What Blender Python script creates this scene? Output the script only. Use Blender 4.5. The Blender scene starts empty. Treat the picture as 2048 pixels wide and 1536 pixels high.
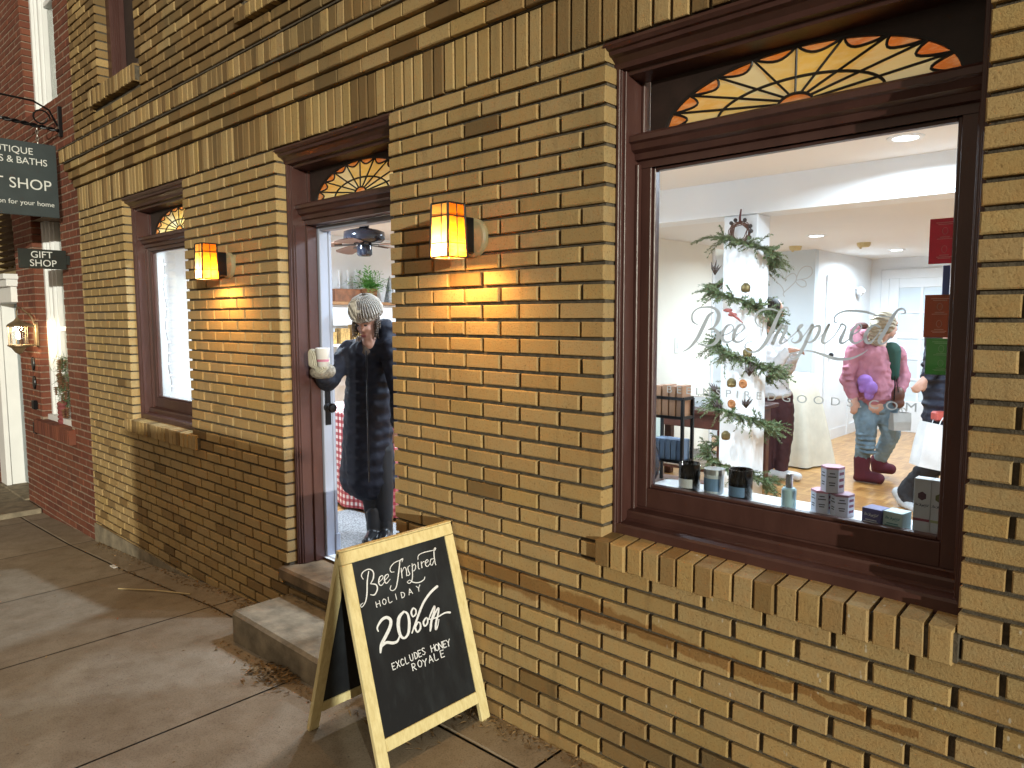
import bpy, bmesh, math, random
from mathutils import Vector, Matrix
R = math.radians
random.seed(7)
S = bpy.context.scene
COL = S.collection

# ------------------------------------------------------------------ camera
# x runs along the shop front (left is minus), y goes into the shop, z = 0 is eye level (pavement about -1.78)
FPX, PITCH, YAW, ROLL = 1447.0, R(-5.2), R(46.7), R(0.16)
F0 = Vector((-math.cos(YAW), math.sin(YAW), 0)); R0 = Vector((math.sin(YAW), math.cos(YAW), 0)); U0 = Vector((0, 0, 1))
CF = F0*math.cos(PITCH) + U0*math.sin(PITCH)
UU = U0*math.cos(PITCH) - F0*math.sin(PITCH)
CR = R0*math.cos(ROLL) - UU*math.sin(ROLL)
CU = UU*math.cos(ROLL) + R0*math.sin(ROLL)
CAM = Vector((0, -2.2, 0))
cd = bpy.data.cameras.new('camera'); co = bpy.data.objects.new('camera', cd); COL.objects.link(co)
co.matrix_world = Matrix(((CR.x, CU.x, -CF.x, CAM.x), (CR.y, CU.y, -CF.y, CAM.y), (CR.z, CU.z, -CF.z, CAM.z), (0, 0, 0, 1)))
cd.sensor_width = 36; cd.lens = FPX/2048*36; cd.clip_start = 0.05; cd.clip_end = 800
S.camera = co
S.render.resolution_x, S.render.resolution_y = 1024, 768

def at(px, py, Y):
    "turns a photograph pixel into a point at depth Y behind the shop front"
    d = CF + CR*((px-1024)/FPX) - CU*((py-768)/FPX)
    return CAM + d*((Y+2.2)/d.y)

# ------------------------------------------------------------------ world, street light (sun), exposure
W = bpy.data.worlds.new("World"); S.world = W; W.use_nodes = True
wn = W.node_tree.nodes; wl = W.node_tree.links
SUN_AZ, SUN_EL = (0.9105, -0.4135), R(5.5)          # low warm light along the street from the right
bg = wn['Background']
sky = wn.new('ShaderNodeTexSky'); sky.sky_type = 'NISHITA'; sky.sun_disc = False
sky.sun_elevation = SUN_EL; sky.sun_rotation = math.atan2(SUN_AZ[0], SUN_AZ[1])
mixw = wn.new('ShaderNodeMixRGB'); mixw.inputs[0].default_value = 0.9
mixw.inputs[2].default_value = (4.0, 3.2, 2.3, 1)
wl.new(sky.outputs[0], mixw.inputs[1]); wl.new(mixw.outputs[0], bg.inputs[0])
bg.inputs[1].default_value = 0.066
sd = bpy.data.lights.new('street_light', 'SUN'); sd.energy = 2.0; sd.angle = R(0.5); sd.color = (1.0, 0.97, 0.80)
so = bpy.data.objects.new('street_light', sd); COL.objects.link(so)
sdir = Vector((-SUN_AZ[0]*math.cos(SUN_EL), -SUN_AZ[1]*math.cos(SUN_EL), -math.sin(SUN_EL)))
so.rotation_euler = sdir.to_track_quat('-Z', 'Y').to_euler(); so.location = (6, -6, 3)
S.view_settings.view_transform = 'Standard'; S.view_settings.look = 'None'
S.view_settings.exposure = 0.74; S.view_settings.gamma = 1.0
S.cycles.use_denoising = True
S.cycles.max_bounces = 8; S.cycles.transparent_max_bounces = 16; S.cycles.caustics_reflective = False; S.cycles.caustics_refractive = False
S.cycles.sample_clamp_indirect = 6.0

# ------------------------------------------------------------------ materials
class NT:
    def __init__(s, name):
        s.m = bpy.data.materials.new(name); s.m.use_nodes = True
        s.t = s.m.node_tree; s.b = s.t.nodes['Principled BSDF']; s.o = s.t.nodes['Material Output']
    def n(s, typ, **kw):
        nd = s.t.nodes.new('ShaderNode'+typ)
        for k, v in kw.items():
            if k.startswith('i_'): nd.inputs[int(k[2:]) if k[2:].isdigit() else k[2:]].default_value = v
            else: setattr(nd, k, v)
        return nd
    def l(s, a, b): s.t.links.new(a, b)
    def coord(s, scale=(1, 1, 1), gen='Object', rot=(0, 0, 0)):
        c = s.n('TexCoord'); m = s.n('Mapping'); m.inputs['Scale'].default_value = scale; m.inputs['Rotation'].default_value = rot
        s.l(c.outputs[gen], m.inputs[0]); return m.outputs[0]
    def noise(s, scale, detail=4, rough=.55, vec=None):
        nd = s.n('TexNoise'); nd.inputs['Scale'].default_value = scale; nd.inputs['Detail'].default_value = detail; nd.inputs['Roughness'].default_value = rough
        if vec is not None: s.l(vec, nd.inputs['Vector'])
        return nd.outputs['Fac']
    def ramp(s, fac, stops, interp='LINEAR'):
        r = s.n('ValToRGB'); r.color_ramp.interpolation = interp
        e = r.color_ramp.elements
        while len(e) < len(stops): e.new(0.5)
        for i, (p, c) in enumerate(stops):
            e[i].position = p; e[i].color = (c, c, c, 1) if isinstance(c, (int, float)) else (*c, 1)
        s.l(fac, r.inputs[0]); return r.outputs[0]
    def mix(s, fac, a, b, mode='MIX'):
        m = s.n('MixRGB', blend_type=mode)
        for k, v in ((0, fac), (1, a), (2, b)):
            if isinstance(v, (int, float)): m.inputs[k].default_value = v
            elif isinstance(v, tuple): m.inputs[k].default_value = (*v, 1)
            else: s.l(v, m.inputs[k])
        return m.outputs[0]
    def bump(s, h, strength=.3, dist=.01):
        b = s.n('Bump'); b.inputs['Strength'].default_value = strength; b.inputs['Distance'].default_value = dist
        s.l(h, b.inputs['Height']); s.l(b.outputs[0], s.b.inputs['Normal']); return b
    def col(s, c):
        if isinstance(c, tuple): s.b.inputs['Base Color'].default_value = (*c, 1)
        else: s.l(c, s.b.inputs['Base Color'])
    def set(s, rough=.5, metal=0, spec=None, **kw):
        s.b.inputs['Roughness'].default_value = rough; s.b.inputs['Metallic'].default_value = metal
        if spec is not None: s.b.inputs['Specular IOR Level'].default_value = spec
        for k, v in kw.items(): s.b.inputs[k].default_value = v

def plain(name, c, rough=.5, metal=0, var=.12, scale=9, bump=0, bscale=60, spec=None, **kw):
    t = NT(name); t.set(rough, metal, spec, **kw)
    nz = t.noise(scale, 5, vec=t.coord())
    a = tuple(x*(1-var) for x in c); b = tuple(min(1, x*(1+var)) for x in c)
    t.col(t.mix(t.ramp(nz, [(.3, 0.), (.7, 1.)]), a, b))
    if bump: t.bump(t.noise(bscale, 6, vec=t.coord()), bump, .004)
    return t.m

def shadow_and_spatter(t, c, v):
    "brown shadow band painted along the foot of the wall under the large window, plus pale spatter"
    sx = t.n('SeparateXYZ'); t.l(v, sx.inputs[0])
    def mm(op, a, b):
        n = t.n('Math', operation=op)
        for i, q in enumerate((a, b)):
            if isinstance(q, (int, float)): n.inputs[i].default_value = q
            else: t.l(q, n.inputs[i])
        return n.outputs[0]
    # pale spatter of old paint near the right end of the wall
    sv = t.n('TexVoronoi', i_Scale=26.); wv = t.n('Mapping'); wv.inputs['Scale'].default_value = (1.5, 1, .7); wv.inputs['Rotation'].default_value = (0, .5, 0); t.l(v, wv.inputs[0]); t.l(wv.outputs[0], sv.inputs['Vector'])
    spot = t.ramp(sv.outputs['Distance'], [(.10, 1.), (.17, 0.)])
    rsel = t.ramp(t.n('SeparateXYZ').outputs[0], [(0, 0.), (1, 1.)]) if False else mm('GREATER_THAN', t.noise(5, 3, .6, v), .53)
    reg = mm('MULTIPLY', mm('MULTIPLY', mm('GREATER_THAN', sx.outputs[0], -1.35), mm('LESS_THAN', sx.outputs[2], -.78)), mm('MULTIPLY', rsel, spot))
    c = t.mix(mm('MULTIPLY', reg, .55), c, (.58, .55, .47))
    xx = mm('ADD', sx.outputs[0], 2.8)  # ragged cast-shadow band, darkened straight into the brick colour
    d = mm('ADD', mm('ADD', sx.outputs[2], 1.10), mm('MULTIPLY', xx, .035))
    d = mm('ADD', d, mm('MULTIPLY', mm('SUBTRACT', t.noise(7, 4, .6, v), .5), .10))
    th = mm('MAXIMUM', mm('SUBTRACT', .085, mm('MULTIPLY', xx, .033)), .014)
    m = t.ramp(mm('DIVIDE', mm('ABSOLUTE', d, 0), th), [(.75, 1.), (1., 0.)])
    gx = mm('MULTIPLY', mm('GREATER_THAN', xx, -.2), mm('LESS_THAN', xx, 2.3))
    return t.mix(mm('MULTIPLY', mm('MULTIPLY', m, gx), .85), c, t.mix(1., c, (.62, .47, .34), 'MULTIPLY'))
def brick_mat(name, cols, pores, dirt, rough=.85, bump=.5, stain_shade=None):
    t = NT(name); t.set(rough, spec=.25)
    g = t.n('NewGeometry'); rnd = g.outputs['Random Per Island']
    base = t.ramp(rnd, [(i/(len(cols)-1), c) for i, c in enumerate(cols)])
    v = t.coord()
    fine = t.noise(120, 5, .75, v); med = t.noise(26, 5, .6, v); big = t.noise(1.6, 6, .6, t.coord((1, 1, .55)))
    c = t.mix(t.ramp(med, [(.35, 0.), (.75, .55)]), base, t.mix(.8, base, (1.15, .86, .62), 'MULTIPLY'))
    c = t.mix(t.ramp(fine, [(.32, .85), (.46, 0.)]), c, pores)
    streak = t.noise(3.2, 6, .65, t.coord((3.5, 3.5, .5)))
    c = t.mix(t.ramp(streak, [(.56, 0.), (.78, dirt)]), c, (.075, .055, .03))
    c = t.mix(t.ramp(big, [(.5, 0.), (.75, dirt*.8)]), c, (.12, .10, .055))
    pit = t.n('TexVoronoi', i_Scale=55.); t.l(v, pit.inputs['Vector'])
    c = t.mix(t.ramp(pit.outputs['Distance'], [(.035, .75), (.07, 0.)]), c, (.06, .04, .02))
    if stain_shade: c = stain_shade(t, c, v)
    t.col(c)
    h = t.mix(.35, fine, t.noise(60, 6, .65, v))
    t.bump(h, bump, .0055)
    return t.m

M = {}
M['brick'] = brick_mat('yellow_brick', [(.385, .280, .130), (.425, .312, .150), (.35, .250, .112), (.405, .298, .148), (.375, .276, .140), (.43, .318, .145), (.365, .250, .112), (.395, .288, .122)], (.20, .125, .05), .42, bump=.7, stain_shade=shadow_and_spatter)
M['brick_dirty_shade'] = brick_mat('stained_shaded_yellow_brick', [(.25, .165, .07), (.31, .215, .10), (.22, .145, .06), (.17, .112, .05), (.28, .19, .085)], (.15, .095, .04), .75, bump=.7)  # soiled brick tone, deepened to hold the upper wall's shade as well
M['brick_red'] = brick_mat('red_brick', [(.155, .052, .032), (.19, .066, .04), (.135, .045, .03), (.17, .06, .038), (.12, .04, .028)], (.12, .035, .02), .25)
M['mortar'] = plain('dark_mortar', (.085, .07, .05), .95, var=.45, scale=40, bump=.8, bscale=160)
M['mortar_red'] = plain('pale_mortar', (.27, .20, .15), .95, var=.35, scale=25, bump=.6, bscale=120)
t = NT('maroon_paint'); t.set(.34, spec=.45)
nz = t.noise(6, 6, .65, t.coord((1, 1, .35)))
t.col(t.mix(t.ramp(nz, [(.3, 0.), (.75, 1.)]), (.050, .020, .017), (.085, .038, .032)))
t.bump(t.noise(45, 6, .7, t.coord((1, 1, .4))), .28, .003); M['maroon'] = t.m
M['fascia'] = plain('dark_brown_board', (.022, .011, .009), .6, var=.3, scale=14, bump=.3)
M['trim_grey'] = plain('grey_white_trim', (.30, .33, .42), .5, var=.04, scale=4)
M['white_paint'] = plain('white_paint', (.74, .75, .76), .5, var=.04, scale=4)
M['plaster'] = plain('white_plaster', (.80, .81, .82), .7, var=.03, scale=2.5)
M['cream_plaster'] = plain('cream_plaster', (.80, .76, .66), .75, var=.03, scale=2.5)
M['grey_plaster'] = plain('pale_blue_plaster', (.60, .66, .70), .75, var=.03, scale=2.5)
M['ceiling'] = plain('ceiling_paint', (.78, .745, .71), .8, var=.02, scale=2)
t = NT('broomed_concrete'); t.set(.82, spec=.3)
v = t.coord(); big = t.noise(.9, 5, .6, v); mid = t.noise(7, 6, .65, v); fine = t.noise(140, 4, .6, v)
c = t.mix(t.ramp(big, [(.35, 0.), (.7, 1.)]), (.265, .225, .168), (.385, .335, .268))
c = t.mix(t.ramp(mid, [(.42, 0.), (.8, .65)]), c, (.16, .115, .07))
c = t.mix(t.ramp(fine, [(.3, .5), (.5, 0.)]), c, (.08, .06, .04))
sp = t.n('TexVoronoi', i_Scale=9.); t.l(v, sp.inputs['Vector'])
c = t.mix(t.ramp(sp.outputs['Distance'], [(.03, .7), (.06, 0.)]), c, (.05, .04, .03))
t.col(c)
br = t.noise(22, 5, .7, t.coord((9, .35, 1)))
t.bump(t.mix(.35, br, fine), .55, .005); M['concrete'] = t.m
M['concrete_step'] = plain('worn_concrete', (.22, .185, .13), .9, var=.4, scale=9, bump=.6, bscale=70)
M['stone'] = plain('stained_stone', (.17, .115, .065), .85, var=.5, scale=7, bump=.7, bscale=40)
M['asphalt'] = plain('asphalt', (.05, .05, .05), .9, var=.3, scale=30, bump=.5)
M['debris'] = plain('dry_leaves', (.20, .13, .06), .9, var=.6, scale=60)
M['lead'] = plain('lead_came', (.012, .009, .008), .5, var=.2)
M['black_metal'] = plain('black_metal', (.012, .012, .014), .35, .6, var=.2)
M['black'] = plain('black_board', (.012, .013, .017), .55, var=.5, scale=3)
M['pine'] = None
t = NT('pale_pine'); t.set(.55, spec=.3)
gr = t.noise(9, 6, .7, t.coord((6, 6, .6)))
t.col(t.mix(t.ramp(gr, [(.3, 0.), (.7, 1.)]), (.60, .50, .24), (.80, .72, .42)))
t.bump(gr, .15, .002); M['pine'] = t.m
t = NT('chalkboard'); t.set(.5, spec=.35)
a = t.noise(2.2, 6, .6, t.coord((1, 1.6, .7))); b_ = t.noise(30, 4, .6, t.coord((1, 1, .2)))
c = t.mix(t.ramp(a, [(.45, 0.), (.75, .9)]), (.010, .012, .016), (.040, .050, .060))
t.col(t.mix(t.ramp(b_, [(.6, 0.), (.8, .25)]), c, (.06, .07, .08))); M['chalkboard'] = t.m
M['chalk'] = plain('chalk', (.72, .76, .82), .9, var=.12, scale=90)
t = NT('grey_vinyl_lettering'); t.t.nodes.remove(t.b)
tl = t.n('BsdfTranslucent', i_0=(.40, .41, .40, 1)); df = t.n('BsdfDiffuse', i_0=(.46, .47, .46, 1)); mx = t.n('MixShader', i_0=.5)
t.l(tl.outputs[0], mx.inputs[1]); t.l(df.outputs[0], mx.inputs[2]); t.l(mx.outputs[0], t.o.inputs[0]); M['vinyl'] = t.m
M['sign_white'] = plain('sign_lettering', (.62, .64, .62), .6, var=.05)
M['sign_dark'] = plain('slate_sign_paint', (.030, .042, .046), .45, var=.15, scale=5)
M['sign_black'] = plain('black_sign_paint', (.012, .016, .014), .4, var=.2)

def glass_mat(name, tint=(1, 1, 1), ior=1.5, boost=1.0):
    t = NT(name); t.t.nodes.remove(t.b)
    tr = t.n('BsdfTransparent', i_0=(*tint, 1)); gl = t.n('BsdfGlossy'); gl.inputs['Roughness'].default_value = .0
    fr = t.n('Fresnel', i_IOR=ior); mp = t.n('Math', operation='MULTIPLY'); mp.inputs[1].default_value = boost
    t.l(fr.outputs[0], mp.inputs[0])
    mx = t.n('MixShader'); t.l(mp.outputs[0], mx.inputs[0]); t.l(tr.outputs[0], mx.inputs[1]); t.l(gl.outputs[0], mx.inputs[2])
    t.l(mx.outputs[0], t.o.inputs[0]); return t.m
M['glass'] = glass_mat('window_glass', (.97, .985, .98), 1.45, .55)
M['jar_glass'] = glass_mat('jar_glass', (.75, .85, .92), 1.5, 1)

def stained(name, cols, em=None, gloss=.12, streak=.45):
    "coloured art glass: mostly translucent, streaky"
    t = NT(name); t.t.nodes.remove(t.b)
    g = t.n('NewGeometry')
    base = t.ramp(g.outputs['Random Per Island'], [(i/(len(cols)-1), c) for i, c in enumerate(cols)])
    st = t.noise(14, 5, .6, t.coord((1, 1, 3.5), rot=(0, R(35), 0)))
    c = t.mix(t.ramp(st, [(.42, 0.), (.75, streak)]), base, (.95, .82, .48))
    tl = t.n('BsdfTranslucent'); df = t.n('BsdfDiffuse'); gl = t.n('BsdfGlossy'); gl.inputs['Roughness'].default_value = .2
    for n_ in (tl, df): t.l(c, n_.inputs[0])
    m1 = t.n('MixShader', i_0=.25); t.l(tl.outputs[0], m1.inputs[1]); t.l(df.outputs[0], m1.inputs[2])
    m2 = t.n('MixShader', i_0=gloss); t.l(m1.outputs[0], m2.inputs[1]); t.l(gl.outputs[0], m2.inputs[2])
    t.l(m2.outputs[0], t.o.inputs[0]); return t.m
M['amber'] = stained('amber_art_glass', [(.92, .56, .09), (.90, .68, .24), (.95, .60, .10), (.88, .78, .44), (.90, .46, .05), (.94, .72, .28)], gloss=.06)
M['orange_glass'] = stained('orange_art_glass', [(.85, .26, .03), (.80, .20, .02)], gloss=.06)
M['lamp_cream'] = stained('cream_lamp_glass', [(.80, .58, .20), (.78, .56, .18)], gloss=.04, streak=.15)
M['lamp_amber'] = stained('amber_lamp_glass', [(.80, .25, .012), (.76, .22, .010)], gloss=.04, streak=.05)

def emis(name, c, s):
    t = NT(name); t.t.nodes.remove(t.b); e = t.n('Emission', i_0=(*c, 1), i_1=s); t.l(e.outputs[0], t.o.inputs[0]); return t.m
M['can_light'] = emis('downlight_glow', (.85, .93, 1.), 14)
M['fairy'] = emis('fairy_bulb_glow', (.8, .95, 1.), 5)
M['bulb'] = emis('warm_bulb_glow', (1., .75, .4), 9)

# ------------------------------------------------------------------ mesh helper
class MB:
    def __init__(s): s.v = []; s.f = []; s.mi = []; s.cur = 0; s.sm = []; s.smooth = False
    def add(s, vs, fs):
        k = len(s.v); s.v.extend([tuple(p) for p in vs])
        for f in fs: s.f.append([i+k for i in f]); s.mi.append(s.cur); s.sm.append(s.smooth)
    def obox(s, c, ax, h, ch=0):
        c = Vector(c); X, Y, Z = [Vector(a) for a in ax]; hx, hy, hz = h
        def P(x, y, z): return c + X*x + Y*y + Z*z
        if ch <= 0:
            vs = [P(a*hx, b*hy, d*hz) for a in (-1, 1) for b in (-1, 1) for d in (-1, 1)]
            s.add(vs, [(0, 1, 3, 2), (4, 6, 7, 5), (0, 4, 5, 1), (2, 3, 7, 6), (0, 2, 6, 4), (1, 5, 7, 3)]); return
        ch = min(ch, .45*min(hx, hy, hz)); vs = []; idx = {}
        for a in (-1, 1):
            for b in (-1, 1):
                for d in (-1, 1):
                    for w in range(3):
                        k = [hx-ch, hy-ch, hz-ch]; k[w] = h[w]
                        idx[(a, b, d, w)] = len(vs); vs.append(P(a*k[0], b*k[1], d*k[2]))
        fs = []
        sq = ((-1, -1), (-1, 1), (1, 1), (1, -1))
        for g in (-1, 1):
            fs.append([idx[(g, p, q, 0)] for p, q in sq]); fs.append([idx[(p, g, q, 1)] for p, q in sq]); fs.append([idx[(p, q, g, 2)] for p, q in sq])
        for p in (-1, 1):
            for q in (-1, 1):
                fs.append([idx[(-1, p, q, 1)], idx[(1, p, q, 1)], idx[(1, p, q, 2)], idx[(-1, p, q, 2)]])
                fs.append([idx[(p, -1, q, 0)], idx[(p, 1, q, 0)], idx[(p, 1, q, 2)], idx[(p, -1, q, 2)]])
                fs.append([idx[(p, q, -1, 0)], idx[(p, q, 1, 0)], idx[(p, q, 1, 1)], idx[(p, q, -1, 1)]])
                for d in (-1, 1): fs.append([idx[(p, q, d, w)] for w in range(3)])
        s.add(vs, fs)
    def box(s, x0, x1, y0, y1, z0, z1, ch=0):
        s.obox(((x0+x1)/2, (y0+y1)/2, (z0+z1)/2), ((1, 0, 0), (0, 1, 0), (0, 0, 1)), (abs(x1-x0)/2, abs(y1-y0)/2, abs(z1-z0)/2), ch)
    def brick(s, x0, x1, y0, y1, z0, z1, c=.003):
        "brick with its front arris (towards -y) worn; slight irregularity"
        j = lambda a: a + random.uniform(-.0010, .0010)
        yf = y0 + random.uniform(-.0028, .002); c = c*random.uniform(.6, 1.7)
        dx = random.uniform(-.0022, .0022); x0 += dx*(x1-x0 > .06); z0 += random.uniform(-.001, .001)
        vs = []
        for (ii, yy) in ((c, yf), (0, yf+c), (0, y1)):
            vs += [(j(x0+ii), yy, j(z0+ii)), (j(x1-ii), yy, j(z0+ii)), (j(x1-ii), yy, j(z1-ii)), (j(x0+ii), yy, j(z1-ii))]
        fs = [(0, 1, 2, 3)]
        for r in (0, 4):
            for i in range(4): fs.append((r+i, r+4+i, r+4+(i+1) % 4, r+(i+1) % 4))
        s.add(vs, fs)
    def tube(s, pts, r, n=8, cap=True):
        pts = [Vector(p) for p in pts]; m = len(pts)
        rs = r if isinstance(r, (list, tuple)) else [r]*m
        rings = []; up = None
        for i, p in enumerate(pts):
            d = (pts[min(i+1, m-1)] - pts[max(i-1, 0)])
            d = d.normalized() if d.length > 1e-9 else Vector((0, 0, 1))
            if up is None: up = d.orthogonal().normalized()
            up = up - d*up.dot(d); up = up.normalized() if up.length > 1e-6 else d.orthogonal().normalized()
            w = d.cross(up)
            rings.append([p + (up*math.cos(a) + w*math.sin(a))*rs[i] for a in [2*math.pi*k/n for k in range(n)]])
        vs = [q for rg in rings for q in rg]; fs = []
        for i in range(m-1):
            for k in range(n): fs.append((i*n+k, i*n+(k+1) % n, (i+1)*n+(k+1) % n, (i+1)*n+k))
        if cap: fs.append(tuple(range(n-1, -1, -1))); fs.append(tuple((m-1)*n+k for k in range(n)))
        s.add(vs, fs)
    def lathe(s, prof, c, n=24, ax=None):
        c = Vector(c); X, Y, Z = [Vector(a) for a in (ax or ((1, 0, 0), (0, 1, 0), (0, 0, 1)))]
        vs = []; fs = []
        for r, z in prof:
            for k in range(n):
                a = 2*math.pi*k/n; vs.append(c + X*(r*math.cos(a)) + Y*(r*math.sin(a)) + Z*z)
        for i in range(len(prof)-1):
            for k in range(n): fs.append((i*n+k, i*n+(k+1) % n, (i+1)*n+(k+1) % n, (i+1)*n+k))
        if prof[0][0] > 1e-6: fs.append(tuple(range(n-1, -1, -1)))
        if prof[-1][0] > 1e-6: fs.append(tuple((len(prof)-1)*n+k for k in range(n)))
        s.add(vs, fs)
    def ell(s, c, r, n=14, m=9, ax=None):
        c = Vector(c); X, Y, Z = [Vector(a) for a in (ax or ((1, 0, 0), (0, 1, 0), (0, 0, 1)))]
        if isinstance(r, (int, float)): r = (r, r, r)
        vs = []; fs = []
        for i in range(m+1):
            ph = math.pi*i/m
            for k in range(n):
                a = 2*math.pi*k/n
                vs.append(c + X*(r[0]*math.sin(ph)*math.cos(a)) + Y*(r[1]*math.sin(ph)*math.sin(a)) + Z*(r[2]*math.cos(ph)))
        for i in range(m):
            for k in range(n): fs.append((i*n+k, (i+1)*n+k, (i+1)*n+(k+1) % n, i*n+(k+1) % n))
        s.add(vs, fs)
    def prism(s, pts, d):
        "polygon (list of 3-D points) extruded by vector d"
        pts = [Vector(p) for p in pts]; d = Vector(d); n = len(pts)
        vs = pts + [p+d for p in pts]
        s.add(vs, [tuple(range(n)), tuple(range(2*n-1, n-1, -1))] + [(i, i+n, (i+1) % n+n, (i+1) % n) for i in range(n)])
    def ext_x(s, prof, x0, x1, caps=True):
        "open (y,z) profile swept along x"
        n = len(prof); vs = [(x0, y, z) for y, z in prof] + [(x1, y, z) for y, z in prof]
        s.add(vs, [(i, i+1, n+i+1, n+i) for i in range(n-1)])
        if caps: s.add(vs, [tuple(range(n)), tuple(range(2*n-1, n-1, -1))])
    def build(s, name, mats, parent=None, smooth=False):
        me = bpy.data.meshes.new(name); me.from_pydata(s.v, [], s.f); me.validate()
        for m in (mats if isinstance(mats, (list, tuple)) else [mats]): me.materials.append(m)
        if len(me.polygons) == len(s.mi):
            for p, i, q in zip(me.polygons, s.mi, s.sm): p.material_index = i; p.use_smooth = smooth or q
        bm = bmesh.new(); bm.from_mesh(me); bmesh.ops.recalc_face_normals(bm, faces=bm.faces); bm.to_mesh(me); bm.free()
        o = bpy.data.objects.new(name, me); COL.objects.link(o)
        if parent is not None:
            o.parent = parent; o.matrix_parent_inverse = Matrix.Translation(-parent.location) if parent.type == 'EMPTY' and parent.parent is None else Matrix.Identity(4)
        return o

def tag(o, label=None, cat=None, group=None, kind=None):
    if label: o['label'] = label
    if cat: o['category'] = cat
    if group: o['group'] = group
    if kind: o['kind'] = kind
    return o
def thing(name, loc, label, cat, group=None):
    o = bpy.data.objects.new(name, None); COL.objects.link(o); o.location = loc; o.empty_display_size = .1
    return tag(o, label, cat, group)
def copy_tree(o, delta, label, parent=None):
    c = o.copy(); COL.objects.link(c)
    if parent is None: c.location = o.location + Vector(delta); c['label'] = label
    else: c.parent = parent; c.matrix_parent_inverse = o.matrix_parent_inverse.copy()
    for ch in list(o.children): copy_tree(ch, delta, label, c)
    return c

# ------------------------------------------------------------------ lettering helper: pen strokes as flat ribbons
def spline(st, seg=7):
    if len(st) < 3: seg = 3
    out = []; n = len(st)
    P = [Vector(p) for p in st]
    for i in range(n-1):
        a, b, c, d = P[max(i-1, 0)], P[i], P[i+1], P[min(i+2, n-1)]
        for k in range(seg):
            u = k/seg
            out.append(0.5*((2*b) + (c-a)*u + (2*a-5*b+4*c-d)*u*u + (3*b-a-3*c+d)*u**3))
    out.append(P[-1]); return out
def ribbons(mb, strokes, fn, lift=.0001, wmul=1.0, nrm=Vector((0, -1, 0)), seg=7):
    "strokes: lists of (a, b, width) in drawing units; fn maps (a, b) to a 3-D point on the sign's plane"
    for si, st in enumerate(strokes):
        pts = spline(st, seg); off = nrm*(lift*(si % 24))
        L = []; Rr = []
        m = len(pts)
        for i, p in enumerate(pts):
            d = pts[min(i+1, m-1)] - pts[max(i-1, 0)]
            l = math.hypot(d.x, d.y) or 1; nx, ny = -d.y/l, d.x/l
            w = max(p.z*wmul, .5)/2
            L.append(fn(p.x+nx*w, p.y+ny*w) + off); Rr.append(fn(p.x-nx*w, p.y-ny*w) + off)
        vs = L + Rr; fs = [(i, i+1, m+i+1, m+i) for i in range(m-1)]
        mb.add(vs, fs)
        for e, sg in ((0, 1), (m-1, -1)):
            p = pts[e]; w = max(p.z*wmul, .5)/2
            mb.add([fn(p.x + w*math.cos(a), p.y + w*math.sin(a)) + off - nrm*(lift*.5) for a in [2*math.pi*k/10 for k in range(10)]], [tuple(range(10))])
def text_mesh(mb, s, fn, size=1., spacing=1.):
    "built-in typeface; fn maps text units (x right, y up) to 3-D"
    cu = bpy.data.curves.new('t', 'FONT'); cu.body = s; cu.size = size; cu.space_character = spacing; cu.resolution_u = 4
    o = bpy.data.objects.new('t', cu); COL.objects.link(o)
    me = o.to_mesh()
    mb.add([fn(v.co.x, v.co.y) for v in me.vertices], [tuple(p.vertices) for p in me.polygons])
    w = max([v.co.x for v in me.vertices] or [0]); o.to_mesh_clear()
    bpy.data.objects.remove(o); bpy.data.curves.remove(cu); return w

# ------------------------------------------------------------------ organic bodies: rounded limbs fused into one skin
def organic(name, prims, mat, parent, voxel=.012, smooth=4, fold=0.0, fsize=.09):
    bm = bmesh.new()
    for p in prims:
        if p[0] == 'c':                       # tapered limb: a, ra, b, rb
            _, a, ra, b, rb = p; a = Vector(a); b = Vector(b)
            n = max(2, int((b-a).length/(min(ra, rb)*.45))+1)
            for i in range(n+1):
                u = i/n; r = ra+(rb-ra)*u
                bmesh.ops.create_icosphere(bm, subdivisions=2, radius=r, matrix=Matrix.Translation(a+(b-a)*u))
        else:                                 # ellipsoid: centre, radii, optional rotation matrix
            c, r = p[1], p[2]; rot = p[3] if len(p) > 3 else Matrix.Identity(4)
            bmesh.ops.create_icosphere(bm, subdivisions=3, radius=1, matrix=Matrix.Translation(Vector(c)) @ rot @ Matrix.Diagonal((*r, 1)))
    me = bpy.data.meshes.new('tmp'); bm.to_mesh(me); bm.free()
    o = bpy.data.objects.new('tmp', me); COL.objects.link(o)
    m = o.modifiers.new('r', 'REMESH'); m.mode = 'VOXEL'; m.voxel_size = voxel
    m2 = o.modifiers.new('s', 'SMOOTH'); m2.iterations = smooth; m2.factor = .5
    if fold:
        tx = bpy.data.textures.new('folds', 'CLOUDS'); tx.noise_scale = fsize; tx.noise_depth = 3; tx.noise_type = 'HARD_NOISE'
        m3 = o.modifiers.new('d', 'DISPLACE'); m3.texture = tx; m3.strength = fold; m3.mid_level = .35; m3.texture_coords = 'GLOBAL'
    dg = bpy.context.evaluated_depsgraph_get(); ev = o.evaluated_get(dg)
    nm = bpy.data.meshes.new_from_object(ev); nm.name = name
    bpy.data.objects.remove(o); bpy.data.meshes.remove(me)
    nm.materials.clear(); nm.materials.append(mat)
    for p in nm.polygons: p.use_smooth = True
    ob = bpy.data.objects.new(name, nm); COL.objects.link(ob)
    if parent is not None: ob.parent = parent; ob.matrix_parent_inverse = Matrix.Translation(-parent.location)
    return ob
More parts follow.
